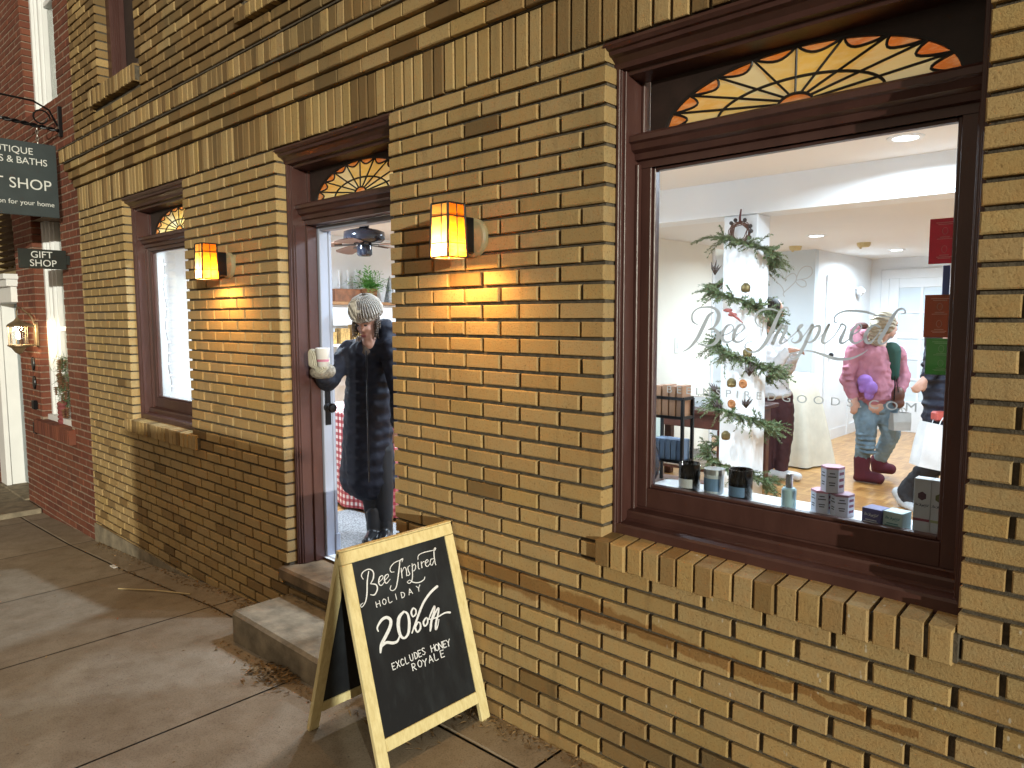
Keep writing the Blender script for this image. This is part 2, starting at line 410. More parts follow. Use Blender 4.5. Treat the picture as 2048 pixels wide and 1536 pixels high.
# ================================================================== yellow brick building: front wall
CP, BP = .0711, .2155                         # course and brick pitch
ZJ = .916                                     # one bed joint
XJ = -1.605                                   # one brick end
HEAD = .985
building = thing('shop_building', (-3.5, .2, -1.8), 'yellow brick shop building with brown framed windows and a corbelled brick band', 'building')
OPEN = [(-6.45, -5.27, -.835, HEAD), (-3.975, -2.885, -1.95, HEAD), (-1.605, -.42, -.835, HEAD)]
UPPER = [(-6.87, -6.02, 1.95, 3.6), (-4.30, -3.45, 1.87, 3.6)]
XL, XR, ZB, ZT = -7.56, .95, -2.35, 3.3
DOOR_SILL = -1.515
def cut(x0, x1, za, zb, holes):
    "pieces of the span x0..x1 not covered by an opening at height za..zb"
    segs = [(x0, x1)]
    for hx0, hx1, hz0, hz1 in holes:
        if hz1 <= za+.02 or hz0 >= zb-.02: continue
        out = []
        for a, b in segs:
            if hx1 <= a or hx0 >= b: out.append((a, b)); continue
            if hx0-a > .004: out.append((a, hx0))
            if b-hx1 > .004: out.append((hx1, b))
        segs = out
    return segs
def courses(mb, z0, z1, xl, xr, holes, y0=0., depth=.1, jx=.0165, jz=.0140, xj=XJ, stain_shade=None, bp=BP):
    k0 = math.floor((z0-ZJ)/CP); k1 = math.ceil((z1-ZJ)/CP)
    for k in range(k0, k1):
        za = ZJ+k*CP+jz/2; zb = ZJ+(k+1)*CP-jz/2
        if za < z0-.03 or zb > z1+.02: continue
        for a, b in cut(xl, xr, za, zb, holes):
            sh = 0 if k % 2 else bp/2
            n0 = math.floor((a-xj-sh)/bp); js = [xj+sh+bp*i for i in range(n0, n0+int((b-a)/bp)+3)]
            ed = [a] + [j for j in js if a+.026 < j < b-.026] + [b]
            for p, q in zip(ed, ed[1:]):
                p2 = p if p == a else p+jx/2; q2 = q if q == b else q-jx/2
                if stain_shade is not None: mb.cur = 1 if random.random() < stain_shade(p, za) else 0
                mb.brick(p2, q2, y0, y0+depth, za, zb)
            continue
            while x < b:
                p = max(x+jx/2, a) if x+jx/2 > a else a
                q = min(x+bp-jx/2, b)
                if x+bp+.02 > b and b-(x+bp) < .0 : q = b
                if q-p > .018:
                    if stain_shade is not None: mb.cur = 1 if random.random() < stain_shade(p, za) else 0
                    mb.brick(p, q, y0, y0+depth, za, zb)
                x += bp
holes = OPEN + UPPER + [(-7.0, -5.95, 1.80, 1.95), (-4.33, -3.40, 1.77, 1.87), (-6.58, -5.15, -.945, -.835), (-1.618, -.41, -.94, -.835), (-4.04, -2.82, -1.60, DOOR_SILL)]
wall = MB()
def dirt_shade_share(x, z):
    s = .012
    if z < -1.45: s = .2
    if z > 1.2: s = .86 + .14*math.sin(x*3.1)*math.sin(z*5)  # upper wall: real dirt, plus shade put in as extra dark bricks
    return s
DOOR_LOW = [(-4.01, -2.85, -1.60, DOOR_SILL), (-3.975, -2.885, DOOR_SILL, HEAD)]
hl = [h for h in holes if h != OPEN[1]] + DOOR_LOW
courses(wall, ZB, .99, XL, XR, hl, stain_shade=dirt_shade_share)
courses(wall, 1.545, ZT, XL, XR, holes, stain_shade=dirt_shade_share)
# soldier band over the openings
def uprights(mb, x0, x1, z0, z1, y0, depth, pitch, joint, stain_shade):
    x = x0
    while x < x1-.01:
        mb.cur = 1 if random.random() < stain_shade else 0
        mb.brick(x+joint/2, min(x+pitch-joint/2, x1), y0, y0+depth, z0+random.uniform(-.002, .002), z1); x += pitch
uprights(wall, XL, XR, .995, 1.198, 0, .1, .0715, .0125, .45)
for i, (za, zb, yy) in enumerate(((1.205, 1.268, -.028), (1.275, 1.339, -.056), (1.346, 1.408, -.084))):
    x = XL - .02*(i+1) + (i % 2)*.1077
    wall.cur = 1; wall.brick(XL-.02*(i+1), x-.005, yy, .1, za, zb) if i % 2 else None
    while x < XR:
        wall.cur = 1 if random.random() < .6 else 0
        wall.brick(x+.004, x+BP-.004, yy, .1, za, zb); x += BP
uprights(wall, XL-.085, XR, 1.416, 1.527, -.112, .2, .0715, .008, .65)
wall_o = wall.build('brick_wall', [M['brick'], M['brick_dirty_shade']], building)
# mortar core and inner plaster face
def sheet(mb, y, xl, xr, z0, z1, hs, grow):
    hs = [(a-grow, b+grow, c-grow, d+grow) for a, b, c, d in hs]
    xs = sorted({xl, xr} | {v for h in hs for v in h[:2] if xl < v < xr}); zs = sorted({z0, z1} | {v for h in hs for v in h[2:] if z0 < v < z1})
    for a, b in zip(xs, xs[1:]):
        for c, d in zip(zs, zs[1:]):
            mx, mz = (a+b)/2, (c+d)/2
            if any(h[0] < mx < h[1] and h[2] < mz < h[3] for h in hs): continue
            mb.add([(a, y, c), (b, y, c), (b, y, d), (a, y, d)], [(0, 1, 2, 3)])
def reveal(mb, h, y0, y1, grow=0, bottom=True):
    a, b, c, d = h[0]-grow, h[1]+grow, h[2]-grow, h[3]+grow
    for p, q in (((a, c), (a, d)), ((b, c), (b, d)), ((a, d), (b, d))) + ((((a, c), (b, c)),) if bottom else ()):
        mb.add([(p[0], y0, p[1]), (q[0], y0, q[1]), (q[0], y1, q[1]), (p[0], y1, p[1])], [(0, 1, 2, 3)])
core = MB()
DOORH = (-3.975, -2.885, DOOR_SILL-.02, HEAD)
HS = [OPEN[0], DOORH, OPEN[2]] + UPPER
sheet(core, .0185, XL, XR, ZB, ZT, HS, .006)
for h in HS: reveal(core, h, .0185, .24, .006)
for z0, z1, y in ((1.2, 1.41, 0), (1.405, 1.52, -.10)): core.box(XL-.01, XR, y-.004*(y == 0), .012, z0, z1)
core.box(XL+.002, XL+.01, .012, .30, ZB, ZT)
core.build('mortar_core', M['mortar'], building)
inner = MB()
IN = [(-6.40, -5.32, -.68, .93), (-3.94, -2.92, -1.5, .93), (-1.56, -.465, -.67, .93)]
sheet(inner, .30, -7.25, .9, -1.5, .95, IN, 0)
for h in IN: reveal(inner, h, .225, .30)
inner.build('inner_front_wall', M['plaster'], building)
# flashing line on top of the band, brick sills
fl = MB(); fl.box(XL-.09, XR, -.118, .005, 1.528, 1.536); fl.build('flashing', M['mortar'], building)
def brick_sill(name, x0, x1, z0, z1, pr):
    mb = MB(); x = x0; 
    while x < x1-.02:
        mb.cur = 1 if random.random() < .4 else 0
        e = min(x+.0705, x1); k = len(mb.v)
        mb.brick(x+.005, e-.005, -pr+random.uniform(-.003, .003), .10, z0+random.uniform(-.003, .003), z1)
        for i in range(k, len(mb.v)):
            p = mb.v[i]
            if p[2] > (z0+z1)/2: mb.v[i] = (p[0], p[1], p[2]-(.10-p[1])*.10+.010)
        x += .0705
    o = mb.build(name, [M['brick'], M['brick_dirty_shade']], building)
    m2 = MB(); m2.box(x0+.004, x1-.004, -pr+.014, .09, z0+.006, z1-.016); m2.build('sill_mortar', M['mortar'], o)
brick_sill('brick_sill', -1.618, -.41, -.937, -.835, .030)
brick_sill('brick_sill', -6.58, -5.15, -.942, -.835, .022)
brick_sill('brick_sill', -7.0, -5.95, 1.80, 1.93, .045)
brick_sill('brick_sill', -4.33, -3.40, 1.77, 1.85, .045)
# footing strip along the pavement, door step stone
ft = MB(); ft.box(XL, -4.05, -.012, .011, ZB, -1.94); ft.build('footing', M['concrete_step'], building)

# ================================================================== timber openings
def moulded_head(mb, x0, x1):
    prof = [(.075, .985), (.004, .985), (-.004, .972), (.006, .960), (.018, .957), (.022, .944), (.040, .938), (.060, .922), (.066, .905), (.098, .902), (.102, .888), (.2, .880), (.2, .985)]
    mb.ext_x(prof, x0, x1)
def fan_board(mb, x0, x1, z0, z1, cx, a, b, y, th, n=48):
    "board with a half-elliptical hole"
    inn = []; out = []
    for i in range(n+1):
        tt = math.pi*i/n; c, s_ = math.cos(tt), math.sin(tt)
        inn.append((cx+a*c, z0+b*s_))
        k = min((x1-cx)/abs(a*c) if abs(c) > 1e-6 else 9e9, (z1-z0)/(b*s_) if s_ > 1e-6 else 9e9)
        out.append((cx+a*c*k, z0+b*s_*k))
    vs = []; fs = []
    for yy in (y, y+th):
        for p in inn + out: vs.append((p[0], yy, p[1]))
    m = n+1
    for i in range(n):
        fs += [(i, i+1, m+i+1, m+i), (2*m+i, 3*m+i, 3*m+i+1, 2*m+i+1), (i, 2*m+i, 2*m+i+1, i+1)]
    # square corners
    for cxn in ((x0, z1), (x1, z1)):
        j = [i for i in range(n+1)]
        best = min(range(n), key=lambda i: abs(math.hypot(out[i][0]-cxn[0], out[i][1]-cxn[1])) + math.hypot(out[i+1][0]-cxn[0], out[i+1][1]-cxn[1]))
        vs += [(out[best][0], y, out[best][1]), (out[best+1][0], y, out[best+1][1]), (cxn[0], y, cxn[1])]; k = len(vs)
        fs.append((k-3, k-2, k-1))
    mb.add(vs, fs)
def fanlight(parent, cx, a, b, z0, y):
    gl = MB(); og = MB(); ld = MB(); N = 10
    E = lambda t, k: (cx+a*k*math.cos(t), z0+b*k*math.sin(t))
    def mid(t): return (cx+a*.57*math.cos(t), z0+b*.47*math.sin(t)) 
    def hub(t): return (cx+a*.125*math.cos(t), z0+b*.20*math.sin(t))
    scal = []
    for k in range(N):
        t0, t1 = math.pi*k/N, math.pi*(k+1)/N
        arc = [E(t0+(t1-t0)*i/8, 1) for i in range(9)]
        dip = [E(t0+(t1-t0)*i/8, 1-.17*math.sin(math.pi*i/8)**.75) for i in range(9)]
        og.add([(p[0], y, p[1]) for p in arc+dip[::-1][1:-1]], [tuple(range(16))])
        m_ = [mid(t0+(t1-t0)*i/6) for i in range(7)]; h_ = [hub(t0+(t1-t0)*i/6) for i in range(7)]
        gl.add([(p[0], y, p[1]) for p in dip+m_[::-1]], [tuple(range(16))])
        gl.add([(p[0], y, p[1]) for p in m_+h_[::-1]], [tuple(range(14))])
        ld.tube([(p[0], y-.004, p[1]) for p in dip], .0045, 6)
    hb = [hub(math.pi*i/12) for i in range(13)]
    hg = MB(); hg.add([(p[0], y, p[1]) for p in hb], [tuple(range(13))])
    ld.tube([(p[0], y-.004, p[1]) for p in hb], .005, 6)
    ld.tube([(p[0], y-.004, p[1]) for p in [mid(math.pi*i/30) for i in range(31)]], .0048, 6)
    ld.tube([(p[0], y-.003, p[1]) for p in [E(math.pi*i/40, .995) for i in range(41)]], .007, 6)
    for k in range(1, N):
        t = math.pi*k/N; p, q = hub(t), E(t, 1)
        ld.tube([(p[0], y-.004, p[1]), (q[0], y-.004, q[1])], .0042, 6)
    f = gl.build('fanlight', M['amber'], parent)
    og.build('orange_rim_glass', M['orange_glass'], f); hg.build('hub_glass', M['orange_glass'], f); ld.build('lead_came', M['lead'], f)
    return f
def box_frame(parent, x0, x1, door=False):
    "timber lining shared by windows and doorway"
    z0 = DOOR_SILL if door else -.835
    f = MB()
    for s in (0, 1):
        X = (lambda a: x0+a) if s == 0 else (lambda a: x1-a)
        def bx(a, b, y0, y1, za, zb, c=.003): f.box(min(X(a), X(b)), max(X(a), X(b)), y0, y1, za, zb, c)
        bx(0.001, .016, .066, .24, z0, .93)
        bx(.016, .021, .074, .24, z0, .93, .002)
        bx(.021, .030, .088, .24, z0, .93)
        bx(.030, .044, .188, .24, z0, .93)
        if door:
            bx(.030, .036, .10, .17, z0, .555, .002); bx(.030, .050, .170, .239, z0, .555)
        else:
            bx(.030, .046, .150, .187, -.80, .575)
            bx(.044, .050, .182, .1875, -.80, .575, .002)
    moulded_head(f, x0-.012, x1+.012)
    # transom
    f.ext_x([(.24, .690), (.158, .690), (.150, .684), (.118, .676), (.108, .668), (.108, .650), (.120, .643), (.126, .622), (.146, .612), (.150, .590), (.168, .586), (.168, .560), (.24, .560)], x0+.018, x1-.018)
    return f, z0
def window(x0, x1, name='window'):
    f, z0 = box_frame(building, x0, x1)
    a, b = x0+.022, x1-.022
    # stepped timber sill
    f.ext_x([(.24, -.735), (.176, -.735), (.168, -.742), (.128, -.748), (.124, -.756), (.124, -.776), (.112, -.784), (.076, -.790), (.070, -.798), (.068, -.835), (.068, -.84), (.24, -.84)], x0+.002, x1-.002)
    fr = f.build(name, M['maroon'], building)
    fb = MB(); cx = (x0+x1)/2; fb_w = (x1-x0)/2
    cx += .018; fan_board(fb, x0+.03, x1-.03, .690, .93, cx, fb_w-.112, .186, .196, .02)
    fb.build('fanlight_board', M['fascia'], fr)
    s = MB()                                    # sash
    gx0, gx1, gz0, gz1 = x0+.100, x1-.100, -.648, .548
    ox0, ox1, oz0, oz1 = x0+.046, x1-.046, -.736, .575
    for p, q, u, v in ((ox0, gx0-.012, oz0, oz1), (gx1+.012, ox1, oz0, oz1), (gx0-.012, gx1+.012, oz0, gz0-.012), (gx0-.012, gx1+.012, gz1+.012, oz1)):
        s.box(p, q, .172, .222, u, v, .002)
    for p, q, u, v in ((gx0-.012, gx0, gz0-.012, gz1+.012), (gx1, gx1+.012, gz0-.012, gz1+.012), (gx0, gx1, gz0-.012, gz0), (gx0, gx1, gz1, gz1+.012)):
        s.box(p, q, .184, .216, u, v, .004)
    s.build('sash', M['maroon'], fr)
    g = MB(); g.box(gx0-.004, gx1+.004, .1985, .2035, gz0-.004, gz1+.004); g.build('pane', M['glass'], fr)
    fanlight(fr, cx, fb_w-.112, .186, .690, .208)
    return fr
big_window = window(*OPEN[2][:2])
small_window = window(*OPEN[0][:2])
# doorway
f, _ = box_frame(building, -3.975, -2.885, True)
doorway = f.build('doorway', M['maroon'], building)
fb = MB(); fan_board(fb, -3.945, -2.915, .690, .93, -3.415, .447, .188, .196, .02); fb.build('fanlight_board', M['fascia'], doorway)
fanlight(doorway, -3.415, .447, .188, .690, .208)
dj = MB(); dj.box(-3.945, -3.905, .2395, .302, -1.50, .56, .004); dj.box(-2.955, -2.915, .2395, .302, -1.5, .56, .004); dj.box(-3.905, -2.955, .24, .302, .53, .56, .004)
dj.box(-4.03, -3.90, .300, .322, -1.5, .62, .004); dj.box(-4.03, -3.892, .299, .332, -1.5, -1.36, .004)
dj.build('inner_lining', M['trim_grey'], doorway)
kn = MB(); kn.lathe([(.0, -.002), (.028, 0), (.028, .006), (.012, .010), (.012, .035), (.026, .042), (.030, .055), (.024, .068), (0, .072)], (-3.905, .268, -.55), 18, ((0, 1, 0), (0, 0, 1), (1, 0, 0)))
kn.box(-3.905, -3.899, .25, .29, -.66, -.44, .002); kn.build('door_knob', M['black_metal'], doorway)
st = MB(); st.box(-4.03, -2.83, -.035, .30, -1.60, -1.517, .014); st.build('threshold', M['stone'], building)
sd_ = MB(); sd_.box(-3.94, -2.92, .245, .30, -1.52, -1.492, .006); sd_.build('door_saddle', M['white_paint'], doorway)
# upper windows
for h in UPPER:
    u = MB(); x0, x1, z0, z1 = h
    u.box(x0+.001, x0+.09, .09, .2, z0-.02, 3.3, .004); u.box(x1-.09, x1-.001, .09, .2, z0-.02, 3.3, .004); u.box(x0+.09, x1-.09, .11, .2, z0-.02, z0+.10, .004)
    for k in range(4): u.box(x0+.095+k*.028, x0+.105+k*.028, .115+k*.006, .2, z0+.1, 3.3, .002)
    uo = u.build('upper_window', M['maroon'], building)
    p = MB(); p.box(x0+.1, x1-.1, .17, .18, z0, 3.3); p.build('shutter_panel', M['fascia'], uo)

# ================================================================== shop interior (parts of the building)
FZ, CZF, CZB = -1.5, .95, .77
t = NT('parquet'); t.set(.28, spec=.5)
v = t.coord(); sx = t.n('SeparateXYZ'); t.l(v, sx.inputs[0])
def mth(op, a, b=None):
    n = t.n('Math', operation=op)
    for i, q in enumerate((a, b)):
        if q is None: continue
        if isinstance(q, (int, float)): n.inputs[i].default_value = q
        else: t.l(q, n.inputs[i])
    return n.outputs[0]
T = .16
fx, fy = mth('FLOOR', mth('DIVIDE', sx.outputs[0], T)), mth('FLOOR', mth('DIVIDE', sx.outputs[1], T))
par = mth('ABSOLUTE', mth('MODULO', mth('ADD', fx, fy), 2.0))
par = mth('GREATER_THAN', par, .5)
ux, uy = mth('DIVIDE', sx.outputs[0], T/5), mth('DIVIDE', sx.outputs[1], T/5)
sel = t.n('MixRGB'); t.l(par, sel.inputs[0]); t.l(ux, sel.inputs[1]); t.l(uy, sel.inputs[2])
strip = mth('FLOOR', sel.outputs[0])
cmb = t.n('CombineXYZ'); t.l(fx, cmb.inputs[0]); t.l(fy, cmb.inputs[1]); t.l(strip, cmb.inputs[2])
wn_ = t.n('TexWhiteNoise'); t.l(cmb.outputs[0], wn_.inputs[0])
fr_ = mth('FRACT', sel.outputs[0]); gap = mth('LESS_THAN', fr_, .05)
c = t.ramp(wn_.outputs[0], [(0, (.30, .13, .035)), (.5, (.42, .205, .062)), (1, (.50, .27, .09))])
c = t.mix(gap, c, (.20, .10, .035)); t.col(c); M['parquet'] = t.m
fl = MB(); fl.box(-7.25, .9, .30, 9.2, FZ-.05, FZ); fl.build('shop_floor', M['parquet'], building)
ce = MB(); ce.box(-7.25, .9, .30, 2.6, CZF, CZF+.05); ce.box(-7.25, -3.97, 2.6, 9.2, CZF, CZF+.05); ce.box(-3.97, .9, 2.75, 9.2, CZB, CZB+.05); ce.build('shop_ceiling', M['ceiling'], building)
bm_ = MB(); bm_.box(-3.97, .9, 2.6, 2.84, .71, CZF); bm_.build('ceiling_beam', M['plaster'], building)
cl = MB(); cl.box(-2.475, -2.225, 2.62, 2.82, FZ, .71, .006); cl.box(-2.49, -2.21, 2.605, 2.835, FZ, FZ+.12, .005); column = cl.build('column', M['plaster'], building)
sw = MB()
sw.box(-7.30, -7.25, .29, 9.2, FZ, CZF); sw.box(.9, .95, .29, 9.2, FZ, CZF); sw.box(-7.25, .9, 9.2, 9.25, FZ, CZF)
sw.build('side_wall', M['plaster'], building)
pw = MB(); pw.box(-3.97, -3.85, 1.9, 5.05, FZ, CZF); pw.build('partition_wall', M['cream_plaster'], building)
pe = MB(); pe.box(-3.985, -3.835, 5.05, 5.10, FZ, .77, .004); pe.build('partition_end_trim', M['white_paint'], building)
gw = MB(); gw.box(-7.25, -3.19, 6.22, 6.32, FZ, CZF); gw.build('rear_partition', M['grey_plaster'], building)
cw = MB(); cw.box(-3.32, -3.20, 6.32, 8.2, FZ, CZB); cw.box(-3.32, .9, 8.2, 8.3, FZ, CZB); cw.build('rear_wall', M['plaster'], building)
bb = MB(); bb.box(-3.20, -3.185, 6.32, 8.2, FZ, FZ+.13); bb.box(-3.185, .9, 8.18, 8.2, FZ, FZ+.13); bb.box(-3.8, -3.3, 6.205, 6.22, FZ, FZ+.13); bb.build('skirting', M['white_paint'], building)
# closet door on the side wall and glazed door in the rear wall
d = MB(); d.box(-3.20, -3.175, 6.60, 6.68, FZ, .50, .004); d.box(-3.20, -3.175, 7.42, 7.50, FZ, .50, .004); d.box(-3.20, -3.175, 6.68, 7.42, .42, .50, .004)
d.box(-3.20, -3.188, 6.68, 7.42, FZ+.02, .42, .004); cd_ = d.build('closet_door', M['white_paint'], building)
k = MB(); k.ell((-3.165, 6.75, -.45), .028); k.build('door_knob', M['black_metal'], cd_)
d = MB(); x0, x1 = -2.96, -2.18
for a, b_, zz0, zz1 in ((x0-.10, x0, FZ, .50), (x1, x1+.10, FZ, .50), (x0-.10, x1+.10, .50, .62)): d.box(a, b_, 8.165, 8.2, zz0, zz1, .004)
for a, b_, zz0, zz1 in ((x0, x0+.12, FZ, .50), (x1-.12, x1, FZ, .50), (x0+.12, x1-.12, FZ, -1.10), (x0+.12, x1-.12, .38, .50), (x0+.12, x1-.12, -.28, -.20)): d.box(a, b_, 8.17, 8.198, zz0, zz1, .004)
xm = (x0+x1)/2
d.box(xm-.015, xm+.015, 8.172, 8.196, -1.10, .38); 
for zz in (.05, -.55, -.82): d.box(x0+.12, x1-.12, 8.173, 8.196, zz, zz+.025)
gd = d.build('glazed_door', M['white_paint'], building)
g = MB(); g.box(x0+.12, x1-.12, 8.185, 8.19, -1.10, .38); g.build('door_pane', M['grey_plaster'], gd)
d = MB(); d.box(-1.95, -1.1, 8.15, 8.19, FZ, .5, .006); d.build('side_door', M['grey_plaster'], building)
# white display shelf behind the glass, small window ledge
sh = MB(); sh.box(-1.56, -.465, .218, .40, -.70, -.665, .003); sh.build('display_ledge', M['white_paint'], big_window)
sh = MB(); sh.box(-6.40, -5.32, .218, .36, -.71, -.68, .003); sh.build('display_ledge', M['white_paint'], small_window)
# ================================================================== pavement, street, step
def gz(x):
    pts = [(-60, -4.6), (-20, -2.75), (-11.4, -2.28), (-9.9, -2.21), (-7.7, -2.125), (-6.2, -2.02), (-5.25, -1.935), (-4.6, -1.872), (-3.2, -1.812), (-2.2, -1.78), (-1, -1.748), (3, -1.66), (60, -.8)]
    for (a, za), (b, zb) in zip(pts, pts[1:]):
        if x <= b: return za+(zb-za)*(x-a)/(b-a)
    return pts[-1][1]
xs = [-60, -40, -30, -24, -20, -17] + [-15.1+1.46*i for i in range(14)] + [6, 9, 14, 24, 60]
xj = [-13.6, -12.1, -10.6, -9.1, -7.62, -6.10, -4.59, -3.22, -1.80, -.35, 1.1, 2.6, 4.1]
sl = MB()
def slab(x0, x1, y0, y1):
    g = .006; n = 6; vs = []
    X = [x0+g+(x1-x0-2*g)*i/n for i in range(n+1)]; Y = [y0+g, y0+g+.008, y1-g-.008, y1-g]
    for j, yy in enumerate(Y):
        for i, xx in enumerate(X):
            e = .006 if j in (0, 3) or i in (0, n) else 0
            vs.append((xx, yy, gz(xx)-e - .012*max(0, -yy)/3))
    sl.add(vs, [(j*(n+1)+i, j*(n+1)+i+1, (j+1)*(n+1)+i+1, (j+1)*(n+1)+i) for j in range(3) for i in range(n)])
for a, b in zip(xj, xj[1:]):
    slab(a, b, -.21, .05); slab(a, b, -1.75, -.21); slab(a, b, -3.2, -1.75)
slab(-20, -13.6, -3.2, .05); slab(4.1, 14, -3.2, .05)
tag(sl.build('sidewalk', M['concrete'], smooth=False), kind='structure')
gm = MB(); vs = []; fs = []
Xs = [-60, -20, -11.4, -9.9, -7.7, -6.2, -5.25, -4.6, -3.2, -2.2, -1, 3, 60]
for yy, dz in ((.3, -.02), (-3.2, -.035), (-3.201, -.17), (-40, -.3)):
    for xx in Xs: vs.append((xx, yy, gz(xx)+dz))
n = len(Xs)
gm.add(vs, [(j*n+i, j*n+i+1, (j+1)*n+i+1, (j+1)*n+i) for j in range(3) for i in range(n-1)])
tag(gm.build('ground', M['asphalt']), kind='structure')
kb = MB()
for a, b in zip(Xs, Xs[1:]): 
    kb.prism([(a, -3.2, gz(a)-.3), (b, -3.2, gz(b)-.3), (b, -3.2, gz(b)+-.02), (a, -3.2, gz(a)-.02)], (0, -.15, 0))
tag(kb.build('kerb', M['concrete_step']), kind='structure')
# concrete step in front of the doorway
s = MB(); s.box(-3.93, -2.86, -.385, -.002, -1.95, -1.665, .016)
tag(s.build('concrete_step', M['concrete_step']), 'low worn concrete step below the open shop doorway', 'step')

# dry leaf litter gathered along the wall, the joint and the step
lf = MB()
def leaf(x, y, z, s, flat=.25):
    a = random.uniform(0, 6.28); u = Vector((math.cos(a), math.sin(a), random.uniform(-flat, flat))); w = u.cross(Vector((random.uniform(-flat, flat), random.uniform(-flat, flat), 1))).normalized()
    p = Vector((x, y, z+s*.12)); l = s; ww = s*random.uniform(.12, .4)
    lf.add([p-u*l*.5, p+w*ww*.5+Vector((0, 0, s*.12)), p+u*l*.5, p-w*ww*.5], [(0, 1, 2), (0, 2, 3)])
for i in range(1700):
    x = -7.4 + 7.6*random.random(); 
    dens = .35+.65*(math.sin(x*2.3)*.5+.5)
    if random.random() > dens: continue
    y = -abs(random.gauss(0, .045))-.012
    if -3.97 < x < -2.83: y -= .40
    leaf(x, y, gz(x), random.uniform(.012, .035))
for i in range(420):
    x = random.uniform(-6.4, -3.95); leaf(x, -.21+random.gauss(0, .014)-.01, gz(x)-.004, random.uniform(.008, .028))
for i in range(260):
    x = random.gauss(-3.33, .10); y = random.gauss(-.455, .05)
    if y < -.39: leaf(x, y, gz(x)+max(0, .03-abs(x+3.33)*.2)*random.random(), random.uniform(.02, .055), .5)
for i in range(160):
    x = random.gauss(-4.2, .14); y = -abs(random.gauss(0, .08))-.01; leaf(x, y, gz(x), random.uniform(.015, .04), .4)
for i in range(70):
    x = random.uniform(-2.7, -2.2); y = random.uniform(-.42, -.05); leaf(x, y, gz(x), random.uniform(.02, .05), .4)
for i in range(110):
    x = random.uniform(-7.5, -2.3); y = random.uniform(-1.6, -.1); leaf(x, y, gz(x)-.003, random.uniform(.01, .028))
for i in range(90):
    x = random.uniform(-3.9, -2.9); leaf(x, -abs(random.gauss(0, .03))-.015, -1.665, random.uniform(.012, .03))
tag(lf.build('leaf_litter', M['debris']), kind='stuff')
sw_ = MB(); p = [at(150, 1159, .5), ]
a = Vector((-5.62, -.44, gz(-5.62)+.006)); b = Vector((-4.97, -.19, gz(-4.97)+.006)); m_ = (a+b)/2+Vector((.0, .012, .004))
sw_.tube([a, a.lerp(m_, .5), m_, m_.lerp(b, .5), b], .005, 6)
tag(sw_.build('dry_straw', plain('straw', (.55, .45, .25), .8)), 'long pale dry straw lying across a pavement joint', 'straw')
pb = MB(); pb.box(-6.42, -6.33, -.245, -.215, gz(-6.4)+.001, gz(-6.4)+.007)
tag(pb.build('paper_scrap', M['white_paint']), 'small white paper scrap on the pavement near the brick wall', 'litter')

# ================================================================== wall lanterns (lit)
def wall_lamp(x, label):
    zc = .35
    th = thing('wall_lamp', (x, 0, zc-.1), label, 'wall lamp', 'lit stained glass wall lamps beside the door')
    y0, y1, z0, z1, w = -.205, -.100, .253, .473, .056
    X0, X1 = x-w, x+w
    tp = .006
    def panel(mb, pts): mb.prism(pts, (pts[1]-pts[0]).cross(pts[2]-pts[0]).normalized()*.003)
    V = Vector
    c8 = [V((X0, y0, z0)), V((X1, y0, z0)), V((X1, y1, z0)), V((X0, y1, z0)), V((X0+tp, y0+tp, z1)), V((X1-tp, y0+tp, z1)), V((X1-tp, y1-tp, z1)), V((X0+tp, y1-tp, z1))]
    fr = MB(); gl = MB()
    for i, j in ((0, 1), (1, 2), (2, 3), (3, 0)):
        gl.cur = 0 if (i in (0,)) else 1
        gl.add([c8[i], c8[j], c8[j+4], c8[i+4]], [(0, 1, 2, 3)])
        for u in ((.62,) if i == 0 else (.52,)):
            fr.tube([c8[i].lerp(c8[j], u), c8[i+4].lerp(c8[j+4], u)], .0026, 6)
        for u in (0, .26, .76, 1):
            k = 1.0
            a_, b_ = c8[i].lerp(c8[i+4], u), c8[j].lerp(c8[j+4], u)
            fr.tube([a_, b_], .0038 if u in (0, 1) else .0026, 6)
        fr.tube([c8[i], c8[i+4]], .0055, 6)
    gl.cur = 1; gl.add(c8[4:], [(0, 1, 2, 3)])
    g = gl.build('lamp_shade', [M['lamp_cream'], M['lamp_amber']], th)
    fr.build('lead_frame', M['lead'], th)
    br = MB(); br.box(x-.036, x+.036, y1-.004, -.036, zc-.075, zc+.075, .004); br.tube([(x, -.09, zc+.05), (x, -.13, zc+.06), (x, -.15, zc+.05)], .006); br.build('bracket', M['black_metal'], th)
    bp = MB(); bp.lathe([(.084, 0), (.084, .014), (.076, .024), (.045, .036), (0, .040)], (x, -.001, zc-.005), 32, ((1, 0, 0), (0, 0, 1), (0, -1, 0))); bp.build('backplate', plain('aged_cream_enamel', (.27, .23, .13), .5, var=.35), th)
    b = MB(); b.ell((x, -.152, .325), (.02, .02, .03), 12, 8); b.build('bulb', M['bulb'], th)
    ld = bpy.data.lights.new('wall_lamp_light', 'POINT'); ld.energy = 14; ld.color = (1., .52, .15); ld.shadow_soft_size = .022
    lo = bpy.data.objects.new('wall_lamp_light', ld); COL.objects.link(lo); lo.location = (x, -.152, .279); lo.parent = th; lo.matrix_parent_inverse = Matrix.Translation(-th.location)
    return th
lamp_a = wall_lamp(-2.292, 'lit amber glass wall lamp between the doorway and the large window')
lamp_b = copy_tree(lamp_a, (-2.295, 0, 0), 'lit amber glass wall lamp between the small window and the doorway')

